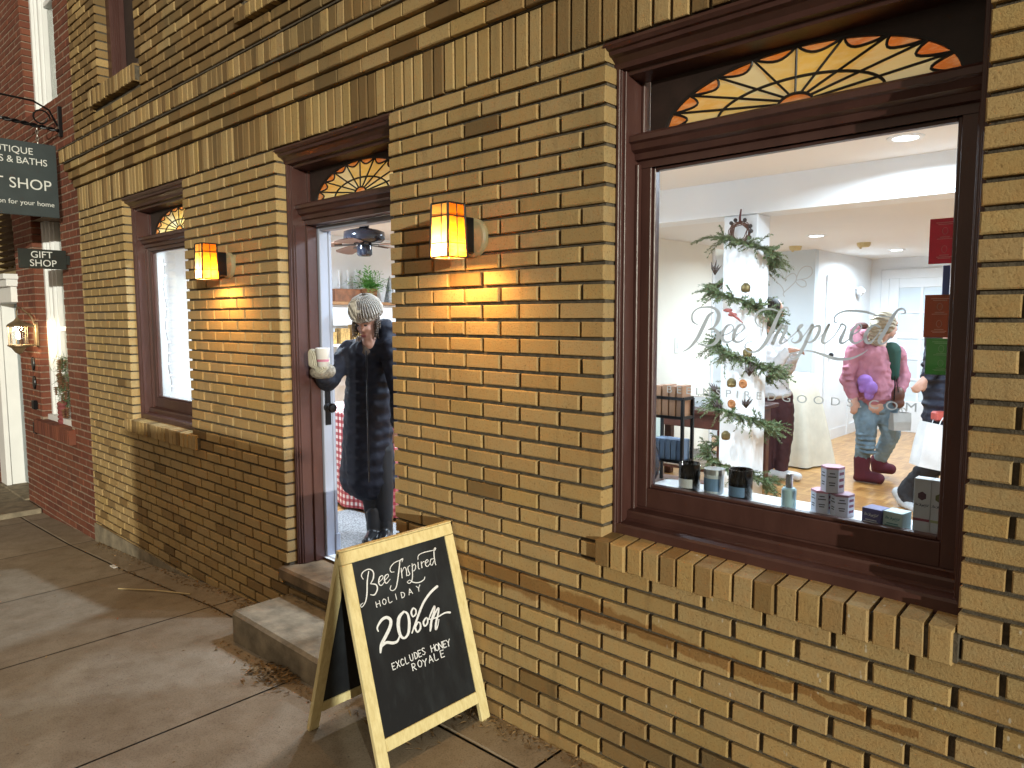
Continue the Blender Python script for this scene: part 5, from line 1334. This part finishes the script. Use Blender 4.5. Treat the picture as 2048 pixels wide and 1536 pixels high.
# turned wooden finial furniture at the right
m = MB(); prof = [(0, 0), (.06, 0), (.07, .02), (.045, .05)]
m.lathe([(0, .36), (.05, .35), (.075, .31), (.07, .26), (.035, .235), (.05, .22), (.075, .19), (.08, .15), (.06, .105), (.03, .09), (.06, .07), (.075, .03), (.05, -.02), (.05, -.6), (0, -.6)], (-1.475, 4.30, -.93), 20)
tag(m.build('turned_post', dwood), 'dark turned wooden post beside the white paper bag', 'post')
# ================================================================== people
def skin(name, c): return plain(name, c, .5, var=.06, scale=20)
def cloth(name, c, wav=None, bump=.4, bscale=24, var=.15, rough=.8):
    if wav is None: return plain(name, c, rough, var=var, scale=6, bump=bump, bscale=bscale)
    t = NT(name); t.set(rough if wav[3] is None else wav[3], spec=.4)
    v = t.coord((1, 1, 1)); w = t.n('TexWave', wave_type='BANDS', bands_direction=wav[0], wave_profile='SIN'); w.inputs['Scale'].default_value = wav[1]; w.inputs['Distortion'].default_value = wav[2]; w.inputs['Detail'].default_value = 2
    t.l(v, w.inputs[0]); nz = t.noise(9, 5, .6, v)
    a = tuple(x*.7 for x in c); t.col(t.mix(nz, a, tuple(min(1, x*1.2) for x in c)))
    h = t.mix(.35, w.outputs['Fac'], nz); t.bump(h, .8, .02); return t.m
def head_prims(c, f, s=1.):
    f = f.normalized(); rt = f.cross(Vector((0, 0, 1))).normalized(); up = rt.cross(f).normalized()
    Q = Matrix((rt, f, up)).transposed().to_4x4()
    E = lambda x, y, z, r: ('e', c+(rt*x+f*y+up*z)*s, tuple(q*s for q in r), Q)
    pr = [E(0, -.012, .03, (.074, .092, .090)), E(0, .022, -.045, (.056, .060, .066)), E(0, .052, -.088, (.026, .024, .020)),
          E(0, .074, .028, (.052, .018, .016)), E(0, .088, -.012, (.012, .018, .024)), E(0, .094, -.026, (.015, .014, .011)),
          E(.026, .070, -.026, (.022, .016, .018)), E(-.026, .070, -.026, (.022, .016, .018)), E(0, .078, -.060, (.024, .012, .008)), E(0, .077, -.072, (.020, .012, .007)),
          E(.075, -.005, -.010, (.010, .020, .032)), E(-.075, -.005, -.010, (.010, .020, .032))]
    return pr, (rt, f, up)
def face_details(person, c, fr, eyec=(.03, .02, .015), lipc=(.30, .09, .08)):
    rt, f, up = fr
    m = MB()
    for s in (-1, 1): m.ell(c+rt*.028*s+f*.083+up*.008, (.012, .006, .006), 10, 6, (rt, f, up))
    m.build('eyes', plain('dark_eye', eyec, .3), person)
    m = MB(); m.ell(c+f*.090-up*.060, (.021, .006, .0045), 10, 6, (rt, f, up)); m.ell(c+f*.089-up*.068, (.017, .006, .005), 10, 6, (rt, f, up)); m.build('lips', plain('lips', lipc, .5), person)
    m = MB()
    for s in (-1, 1): m.tube([c+rt*.014*s+f*.089+up*.028, c+rt*.030*s+f*.088+up*.033, c+rt*.046*s+f*.078+up*.027], [.003, .004, .002], 6)
    m.build('eyebrows', plain('brow', (.08, .05, .03), .8), person)
def hand_prims(w, d, n, s=1., curl=.6):
    "w wrist, d towards the fingertips, n back of the hand; five fingers of unequal length"
    d = d.normalized(); sd = d.cross(n).normalized(); n = sd.cross(d).normalized()
    pr = [('c', w, .024*s, w+d*.035*s, .027*s)]
    for k, (o, L) in enumerate(((-.027, .062), (-.009, .074), (.009, .068), (.027, .052))):
        pr.append(('c', w+d*.03*s+sd*o*.7*s, .015*s, w+d*.075*s+sd*o*s, .012*s))
        a = w+d*.078*s+sd*o*1.05*s; b = a+(d*math.cos(curl*.6)-n*math.sin(curl*.6))*L*.5*s; e = b+(d*math.cos(curl*1.5)-n*math.sin(curl*1.5))*L*.45*s
        pr += [('c', a, .0095*s, b, .0085*s), ('c', b, .0085*s, e, .0072*s)]
    a = w+d*.022*s-sd*.026*s; b = a+(d*.7-sd*.6-n*.25)*.04*s; e = b+(d*.95-sd*.15-n*.3)*.032*s
    pr += [('c', a, .012*s, b, .0105*s), ('c', b, .0105*s, e, .0085*s)]
    return pr
LEFT = -CR  # towards the left of the photograph

# ---- person leaning out of the doorway
Z = Vector((0, 0, 1))
base = at(752, 1060, .62); base.z = FZ+.012
p1 = thing('person', base, 'person in long navy coat and pale knit hat in the doorway holding a cup', 'person')
hc = at(734, 641, .50); f1 = Vector((.40, -.74, -.42))
hp, fr1 = head_prims(hc, f1, .96)
neck = at(742, 690, .52); chest = at(738, 730, .57); pel = at(737, 850, .58)
shL, shR = at(700, 700, .50), at(780, 698, .58)
elb, wri = at(655, 764, .28), at(643, 742, .13)
kL, kR = at(738, 965, .62), at(768, 965, .66); aL, aR = at(748, 1052, .62), at(771, 1048, .68)
body = hp + [('c', hc-Z*.06-fr1[1]*.03, .052, neck, .058), ('c', neck, .06, chest, .08), ('c', chest, .08, pel, .10), ('c', shL, .05, shR, .05), ('c', shL, .05, elb, .042), ('c', elb, .042, wri, .030),
    ('c', shR, .05, at(800, 790, .60), .04), ('c', at(800, 790, .60), .04, at(798, 850, .52), .03), ('c', pel, .095, kL, .06), ('c', pel, .095, kR, .06), ('c', kL, .06, aL, .042), ('c', kR, .06, aR, .042)]
hw = at(798, 850, .52)
mh = at(634, 716, .085)
body += hand_prims(wri, mh-wri, Vector((-.6, -.5, .2)), .9, 1.2) + hand_prims(hw, Vector((.05, -.15, -1)), Vector((.8, -.5, 0)), .95, .6)
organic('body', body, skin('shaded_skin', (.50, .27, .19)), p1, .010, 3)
face_details(p1, hc, fr1)
coatm = cloth('navy_quilted_nylon', (.0045, .006, .015), ('Z', 3.6, 1.6, .8))
hem = at(738, 955, .63)
coat = [('c', at(738, 712, .55), .135, at(736, 800, .57), .160), ('c', at(736, 800, .57), .160, at(736, 880, .60), .170), ('c', at(736, 880, .60), .170, hem, .168), ('c', at(737, 860, .60), .155, at(752, 955, .66), .150), ('c', at(732, 860, .6), .155, at(718, 955, .60), .135),
    ('c', at(703, 702, .51), .072, at(776, 700, .58), .078), ('c', shL, .074, elb, .066), ('c', elb, .066, at(646, 748, .155), .056), ('c', shR, .075, at(800, 790, .60), .065), ('c', at(800, 790, .6), .065, at(798, 845, .53), .055),
    ('e', at(770, 664, .60), (.075, .075, .085)), ('e', at(752, 684, .58), (.11, .10, .06)), ('e', at(713, 690, .55), (.06, .07, .045))]
organic('quilted_coat', coat, coatm, p1, .012, 4, .016, .08)
m = MB(); c0 = at(722, 700, .40); zp = [at(736+.6*k, 700+26*k, .425) for k in range(11)]
m.tube([p+Vector((.045, -.045, 0)) for p in zp], .005, 6); m.build('coat_zip', M['black_metal'], p1)
organic('trousers', [('c', at(738, 900, .62), .085, kL, .066), ('c', at(762, 900, .65), .085, kR, .066), ('c', kL, .066, aL, .050), ('c', kR, .066, aR, .050)], cloth('black_trousers', (.008, .008, .010)), p1, .010)
boot = []
for a, dv in ((aL, Vector((.10, -.13, 0))), (aR, Vector((.12, -.10, 0)))):
    g0 = Vector((a.x, a.y, FZ+.06)); boot += [('c', a+Z*.10, .056, g0, .052), ('c', g0, .048, g0+dv*.9-Z*.012, .040), ('c', g0-Z*.02-dv*.2, .034, g0+dv-Z*.024, .032)]
organic('boots', boot, plain('black_leather', (.008, .008, .009), .35), p1, .008, 3)
knit = cloth('oatmeal_knit', (.50, .46, .40), ('X', 26, 1.5, .95))
hup = fr1[2]
organic('knit_hat', [('e', hc+hup*.074-fr1[1]*.018, (.098, .105, .088)), ('c', hc+hup*.046+fr1[1]*.068-fr1[0]*.03, .020, hc+hup*.046+fr1[1]*.068+fr1[0]*.03, .020)] + [('e', hc+hup*.042-fr1[1]*.010+(fr1[0]*math.cos(a)*.080+fr1[1]*math.sin(a)*.088), (.020, .020, .024)) for a in [i*math.pi/10 for i in range(20)]], knit, p1, .008, 3)
m = MB()
for i in range(40):
    a = -2*math.pi*i/40; o = fr1[0]*math.cos(a)+fr1[1]*math.sin(a)
    b0 = hc-fr1[1]*.014
    m.tube([b0+hup*.034+o*.100, b0+hup*.070+o*.108, b0+hup*.112+o*.096, b0+hup*.146+o*.066, b0+hup*.167+o*.022], .0048, 5)
m.build('knit_ribs', knit, p1, True)
hairm = cloth('greying_brown_hair', (.12, .085, .06), ('Z', 30, 6, .6))
m = MB()
for s in (-1, 1):
    for k in range(12):
        a = hc+fr1[0]*s*(.066+.018*random.random())+fr1[1]*random.uniform(-.02, .035)+hup*.015
        m.tube([a, a+fr1[0]*s*random.uniform(-.005, .015)-Z*.04, a+fr1[0]*s*random.uniform(-.015, .015)-Z*.085, a+fr1[0]*s*random.uniform(-.02, .02)-Z*.12], [.005, .006, .005, .0015], 5)
m.build('hair', hairm, p1, True)
organic('scarf', [('c', hc-Z*.145+fr1[0]*s*.070-fr1[1]*.045, .032, hc-Z*.165+fr1[1]*.020, .032) for s in (-1, 1)] + [('c', hc-Z*.175+fr1[0]*s*.075-fr1[1]*.03, .034, hc-Z*.195+fr1[1]*.025, .034) for s in (-1, 1)], cloth('speckled_cowl', (.20, .14, .10), None, .7, 60, .6), p1, .010)
mitm = cloth('cream_cable_knit', (.62, .60, .50), ('X', 38, 4, .95))
cupc = at(648, 716, .10)
organic('mitten', [('e', mh+LEFT*.012, (.034, .034, .052)), ('e', mh-Z*.052-LEFT*.022, (.050, .036, .028)), ('c', mh-Z*.03+LEFT*.02, .032, mh+Z*.028+LEFT*.026, .028), ('c', mh-Z*.062-LEFT*.02, .034, wri+Z*.01, .046), ('c', mh-LEFT*.05-Z*.05, .020, mh-LEFT*.062-Z*.005, .016)], mitm, p1, .007, 3)
organic('fur_cuff', [('e', wri+Vector((.0, -.01, -.005)), (.062, .06, .042)), ('e', wri-LEFT*.035, (.05, .05, .045))], plain('grey_fur', (.20, .18, .15), .95, var=.5, scale=60, bump=1., bscale=120), p1, .010, 2)
cu = thing('paper_cup', cupc-Z*.05, 'white paper cup with a pink band held in the cream mitten in the doorway', 'cup')
cb = cupc-Z*.05+Vector((.008, -.012, 0))
m = MB(); m.lathe([(0, 0), (.030, 0), (.041, .105), (.043, .107), (.041, .109), (.036, .108), (.034, .1)], cb, 28); m.build('cup_body', M['white_paint'], cu, True)
m = MB(); m.lathe([(.0334, .030), (.0348, .044)], cb, 28); m.build('pink_band', plain('pink_band', (.45, .17, .25), .6), cu)
m = MB(); ribbons(m, [[(0, 0, .006), (.006, .03, .006)], [(.012, .0, .006), (.016, .03, .006)], [(.02, 0, .006), (.024, .03, .006)]], lambda a, b: cb+Vector((.62, -.62, 0)).normalized()*.0395+CR*(a-.012)+Z*(.058+b)) if False else None
if m.v: m.build('print', ink, cu)

# ---- person in the pink jacket
Y2 = 4.75
base = at(1738, 960, Y2); base.z = FZ
p2 = thing('person', base, 'person with fair hair in a pink jacket, blue jeans and maroon boots inside the shop', 'person')
hc = at(1773, 652, Y2); f2 = (CR*.95+Vector((-.3, .55, 0))*.35-Z*.05)
hp, fr2 = head_prims(hc, f2, 1.02)
aLk, aRk = at(1724, 922, Y2-.02), at(1757, 925, Y2+.30)
kL2, kR2 = at(1733, 862, Y2-.04), at(1782, 868, Y2+.15)
shl, shr = at(1708, 702, Y2-.12), at(1795, 705, Y2+.12); el, wr_ = at(1695, 760, Y2-.16), at(1708, 798, Y2-.20); er, wr2 = at(1806, 752, Y2+.15), at(1800, 785, Y2+.05)
body = hp + [('c', hc-Z*.06-fr2[1]*.03, .055, at(1756, 690, Y2), .06), ('c', at(1756, 700, Y2), .10, at(1752, 770, Y2), .12), ('c', at(1752, 770, Y2), .12, at(1750, 805, Y2), .12), ('c', shl, .05, shr, .05), ('c', shl, .05, el, .042), ('c', el, .04, wr_, .032), ('c', shr, .05, er, .042), ('c', er, .04, wr2, .03),
    ('c', at(1732, 812, Y2), .085, kL2, .06), ('c', at(1770, 812, Y2+.05), .085, kR2, .06), ('c', kL2, .055, aLk, .045), ('c', kR2, .055, aRk, .045)] + hand_prims(wr_, Vector((.1, -.1, -1)), -CF, 1., .5) + hand_prims(wr2, Vector((0, 0, -1)), CR, 1., .7)
organic('body', body, skin('fair_skin', (.60, .36, .28)), p2, .010, 3); face_details(p2, hc, fr2)
pinkm = cloth('pink_softshell', (.48, .20, .26), None, .9, 9, .22, .85)
jk = [('c', at(1752, 712, Y2), .145, at(1748, 765, Y2), .160), ('c', at(1748, 765, Y2), .162, at(1748, 788, Y2), .155), ('c', at(1712, 705, Y2-.10), .085, at(1793, 708, Y2+.10), .085), ('c', shl, .074, el, .066), ('c', el, .066, at(1707, 790, Y2-.19), .052), ('c', shr, .070, er, .062), ('c', er, .070, at(1801, 778, Y2+.08), .055),
    ('e', at(1728, 672, Y2-.02), (.10, .09, .065)), ('e', at(1748, 795, Y2), (.17, .15, .05))]
for k in range(5): jk.append(('e', at(1693+3*k, 735+12*k, Y2-.20), (.045, .045, .016)))
organic('jacket', jk, pinkm, p2, .012, 3, .030, .10)
organic('hood', [('c', at(1712, 660, Y2-.04), .055, at(1740, 672, Y2+.08), .05), ('c', at(1712, 660, Y2-.04), .05, at(1720, 690, Y2-.12), .045)], pinkm, p2, .012, 3)
organic('hood_lining', [('e', at(1722, 652, Y2), (.065, .06, .035))], cloth('brown_fleece', (.12, .05, .045)), p2, .012)
organic('green_shirt', [('c', at(1782, 702, Y2+.02), .085, at(1787, 750, Y2+.02), .05)], cloth('dark_green_knit', (.01, .06, .045)), p2, .012)
m = MB(); m.tube([at(1789, 752, Y2-.16), at(1790, 770, Y2-.17), at(1788, 800, Y2-.15)], .006, 6); m.tube([at(1793, 758, Y2-.14), at(1797, 785, Y2-.15)], .004, 6); m.build('zip_cord', M['black_metal'], p2)
jean = cloth('faded_blue_denim', (.17, .25, .31), None, .8, 9, .35, .85)
organic('jeans', [('c', at(1735, 806, Y2), .130, at(1770, 806, Y2+.05), .125), ('c', at(1730, 815, Y2), .115, kL2, .092), ('c', at(1772, 815, Y2+.06), .112, kR2, .085), ('c', kL2, .092, at(1725, 912, Y2-.02), .070), ('c', kR2, .085, at(1762, 912, Y2+.28), .068)] + [('e', at(1730+2*k, 868+9*k, Y2-.06), (.088-.004*k, .085, .014)) for k in range(5)], jean, p2, .011, 3, .022, .06)
bootm = plain('maroon_suede', (.085, .012, .022), .9, var=.2)
bt = []
for a, dv, z_ in ((aLk, CR*.15+Vector((.04, -.10, 0)), 0), (aRk, CR*.10+Vector((.03, -.05, 0)), .035)):
    g0 = Vector((a.x, a.y, FZ+.065+z_)); bt += [('c', a+Z*.02, .074, g0, .066), ('c', g0, .058, g0+dv-Z*.012, .050), ('c', g0-Z*.03-dv*.25, .036, g0+dv*1.05-Z*.028, .036)]
organic('boots', bt, bootm, p2, .009, 3)
organic('hair', [('e', hc+Z*.025-fr2[1]*.035, (.105, .115, .110)), ('c', hc-fr2[1]*.085, .075, hc-fr2[1]*.11-Z*.13, .055), ('c', hc-fr2[1]*.03-Z*.02+LEFT*.05-Vector((0, .07, 0)), .055, hc-fr2[1]*.05-Z*.14-Vector((0, .08, 0)), .04), ('e', hc-fr2[1]*.12-Z*.05, (.06, .06, .09))], cloth('ash_blonde_hair', (.42, .36, .26), ('Z', 9, 8, .6)), p2, .011, 3)
th = thing('purple_mittens', at(1736, 770, Y2-.22), 'purple knitted mittens tucked in the pink jacket pocket', 'mittens')
organic('knitted_wool', [('e', at(1730, 762, Y2-.20), (.065, .05, .06)), ('e', at(1742, 776, Y2-.21), (.055, .05, .065)), ('e', at(1738, 790, Y2-.20), (.04, .04, .05)), ('e', at(1724, 775, Y2-.2), (.03, .03, .05))], cloth('purple_wool', (.30, .15, .48), None, .8, 30, .25), th, .009, 3)
th = thing('brown_handbag', at(1797, 800, Y2-.1), 'small brown leather handbag hanging at the front of the pink jacket', 'handbag')
organic('leather_pouch', [('e', at(1796, 790, Y2-.05), (.055, .05, .075)), ('e', at(1797, 806, Y2-.05), (.05, .045, .05))], plain('brown_leather', (.12, .045, .03), .5), th, .010, 3)
def paper_bag(name, c, w, d, h, ux, mat, label, tilt=0, hcol=None):
    th = thing(name, c, label, 'paper bag'); u = ux.normalized(); n = Vector((-u.y, u.x, 0)); v_ = Z.copy()
    if tilt: Rm = Matrix.Rotation(tilt, 3, n); u, v_ = Rm @ u, Rm @ v_
    m = MB(); vs = []
    for t_, s_ in ((0, .92), (.5, .97), (1, 1)):
        for a, b in ((-1, -1), (0, -1.06 if t_ == .5 else -1), (1, -1), (1, 1), (-1, 1)): vs.append(c+u*(a*w/2*s_)+n*(b*d/2*(1 if t_ < 1 else .7))+v_*(h*t_))
    m.add(vs, [(j*5+i, j*5+(i+1) % 5, (j+1)*5+(i+1) % 5, (j+1)*5+i) for j in range(2) for i in range(5)] + [(0, 1, 2, 3, 4)]); m.build('bag_body', mat, th)
    m = MB()
    for b in (-1, 1): m.tube([c+u*(w*.22*math.cos(a))+n*(b*d*.36)+v_*(h*.98+h*.32*math.sin(a)) for a in [math.pi*i/10 for i in range(11)]], .004, 6)
    m.build('handles', hcol or mat, th); return th
paper_bag('paper_bag', at(1799, 860, Y2+.02), .16, .09, .155, CR, plain('glossy_grey_paper', (.42, .42, .40), .4), 'small grey gift bag hanging beside the blue jeans')

# ---- person in white behind the column
Y3 = 4.30
base = at(1550, 955, Y3); base.z = FZ
p3 = thing('person', base, 'person in a white top and dark maroon trousers standing partly behind the column', 'person')
hc = at(1546, 622, Y3); f3 = CR*.9+Vector((-.1, -.1, -.12))
hp, fr3 = head_prims(hc, f3, 1.)
lk, rk = at(1533, 865, Y3), at(1570, 862, Y3+.08); la, ra = at(1532, 940, Y3), at(1563, 938, Y3+.05)
shl, shr = at(1518, 680, Y3-.1), at(1560, 682, Y3+.15); el, wr_ = at(1548, 735, Y3-.22), at(1580, 700, Y3-.25)
organic('body', hp + [('c', hc-Z*.06-fr3[1]*.02, .052, at(1536, 668, Y3), .055), ('c', at(1538, 690, Y3), .10, at(1545, 770, Y3), .11), ('c', shl, .05, shr, .05), ('c', shl, .045, el, .04), ('c', el, .04, wr_, .028), ('c', shr, .045, at(1575, 740, Y3+.1), .04), ('c', at(1538, 790, Y3), .09, lk, .06), ('c', at(1562, 790, Y3+.05), .09, rk, .06), ('c', lk, .055, la, .04), ('c', rk, .055, ra, .04)] + hand_prims(wr_, CR, Z, 1., .7), skin('warm_skin', (.55, .30, .21)), p3, .010, 3)
face_details(p3, hc, fr3)
organic('hair', [('e', hc+Z*.035-fr3[1]*.030, (.098, .105, .092)), ('e', hc-fr3[1]*.10+Z*.01, (.055, .055, .055)), ('c', hc+Z*.03-fr3[1]*.02, .09, hc-Z*.02-fr3[1]*.07, .06)], cloth('black_hair', (.016, .012, .011), None, .6, 40), p3, .010)
organic('white_top', [('c', at(1540, 690, Y3), .125, at(1546, 770, Y3), .145), ('e', at(1547, 785, Y3), (.16, .15, .06)), ('c', shl, .075, shr, .072), ('c', shl, .07, el, .065), ('c', el, .065, at(1573, 705, Y3-.245), .05), ('c', shr, .07, at(1575, 740, Y3+.1), .06), ('c', at(1575, 740, Y3+.1), .06, at(1588, 712, Y3-.1), .05)], cloth('white_fleece', (.70, .70, .72), None, .6, 12, .06), p3, .012, 3, .025, .09)
organic('trousers', [('c', at(1536, 795, Y3), .118, at(1562, 795, Y3+.05), .112), ('c', at(1533, 810, Y3), .105, lk, .082), ('c', at(1565, 810, Y3+.06), .105, rk, .080), ('c', lk, .082, la, .062), ('c', rk, .08, ra, .060)], cloth('maroon_trousers', (.060, .020, .024), None, .5, 9), p3, .011, 3, .015, .07)
shs = []
for a in (la, ra):
    g0 = Vector((a.x, a.y, FZ+.055)); shs += [('c', g0+Z*.02, .045, g0, .046), ('c', g0, .044, g0+CR*.14+Vector((.05, -.09, -.012)), .040)]
organic('white_shoes', shs, plain('white_trainers', (.68, .68, .68), .6), p3, .009, 2)

# ---- person in the navy coat walking past with a white bag
Y4 = 4.05
base = at(1880, 1010, Y4); base.z = FZ
p4 = thing('person', base, 'person in a long navy coat striding past at the right edge of the big pane', 'person')
hc = at(1888, 650, Y4); f4 = CR*.9-Z*.1
hp, fr4 = head_prims(hc, f4, 1.)
shl, shr = at(1868, 705, Y4-.1), at(1915, 705, Y4+.14); el, wr_ = at(1860, 770, Y4-.16), at(1856, 770, Y4-.22)
kA, aA = at(1862, 935, Y4), at(1808, 985, Y4); kB, aB = at(1925, 935, Y4-.1), at(1950, 1010, Y4-.1)
el4, wr4 = at(1866, 735, Y4-.20), at(1850, 757, Y4-.28)
organic('body', hp + [('c', hc-Z*.06-fr4[1]*.02, .052, at(1890, 695, Y4), .055), ('c', at(1892, 715, Y4), .10, at(1895, 850, Y4), .12), ('c', shl, .05, shr, .05), ('c', shl, .045, el4, .04), ('c', el4, .04, wr4, .03), ('c', at(1890, 870, Y4), .09, kA, .06), ('c', at(1900, 870, Y4), .09, kB, .06), ('c', kA, .055, aA, .04), ('c', kB, .055, aB, .04)] + hand_prims(wr4, Vector((-.3, -.3, -.6)), -CF, 1., .9), bpy.data.materials['fair_skin'], p4, .010, 3)
face_details(p4, hc, fr4)
organic('hair', [('e', hc+Z*.03-fr4[1]*.02, (.10, .105, .10)), ('c', hc-fr4[1]*.06, .075, hc-fr4[1]*.08-Z*.16, .06)], bpy.data.materials['black_hair'], p4, .010)
organic('long_coat', [('c', at(1890, 715, Y4), .145, at(1892, 790, Y4), .160), ('c', at(1892, 790, Y4), .160, at(1893, 865, Y4), .165), ('c', at(1893, 865, Y4), .165, at(1893, 885, Y4), .165), ('c', shl, .075, shr, .075), ('c', shl, .075, el4, .065), ('c', el4, .065, at(1855, 752, Y4-.26), .052), ('e', at(1880, 690, Y4), (.10, .09, .055))] + [('e', at(1892, 730+26*k, Y4), (.172, .165, .04)) for k in range(6)], cloth('navy_down_coat', (.022, .026, .045), ('Z', 5, 1.5, .7)), p4, .013, 3, .02, .08)
organic('trousers', [('c', at(1888, 885, Y4), .115, kA, .090), ('c', kA, .090, at(1815, 985, Y4), .085), ('c', at(1900, 885, Y4), .11, kB, .08), ('c', kB, .08, aB, .07), ('c', at(1835, 965, Y4), .08, at(1824, 1005, Y4-.02), .075)], cloth('charcoal_trousers', (.018, .018, .022), None, .5, 9), p4, .012, 3, .02, .07)
organic('trainers', [('c', at(1796, 985, Y4), .048, at(1806, 1004, Y4-.02), .044), ('c', at(1806, 1004, Y4-.02), .042, at(1826, 1016, Y4-.1), .038), ('c', aB-Z*.03, .045, aB+CR*.12-Z*.05, .04)], plain('grey_white_trainers', (.50, .52, .54), .6), p4, .009, 2)
paper_bag('paper_bag', at(1868, 938, 3.80), .34, .13, .33, CR, plain('white_kraft_paper', (.72, .74, .76), .6), 'large white paper carrier bag beside the navy coat', R(12))
m = MB(); m.obox(at(1893, 832, 3.9), (CR, F0, Z), (.10, .04, .035), .012); tag(m.build('red_pouch', plain('salmon_red', (.50, .09, .07), .6)), 'salmon red pouch above the large white paper bag', 'pouch')
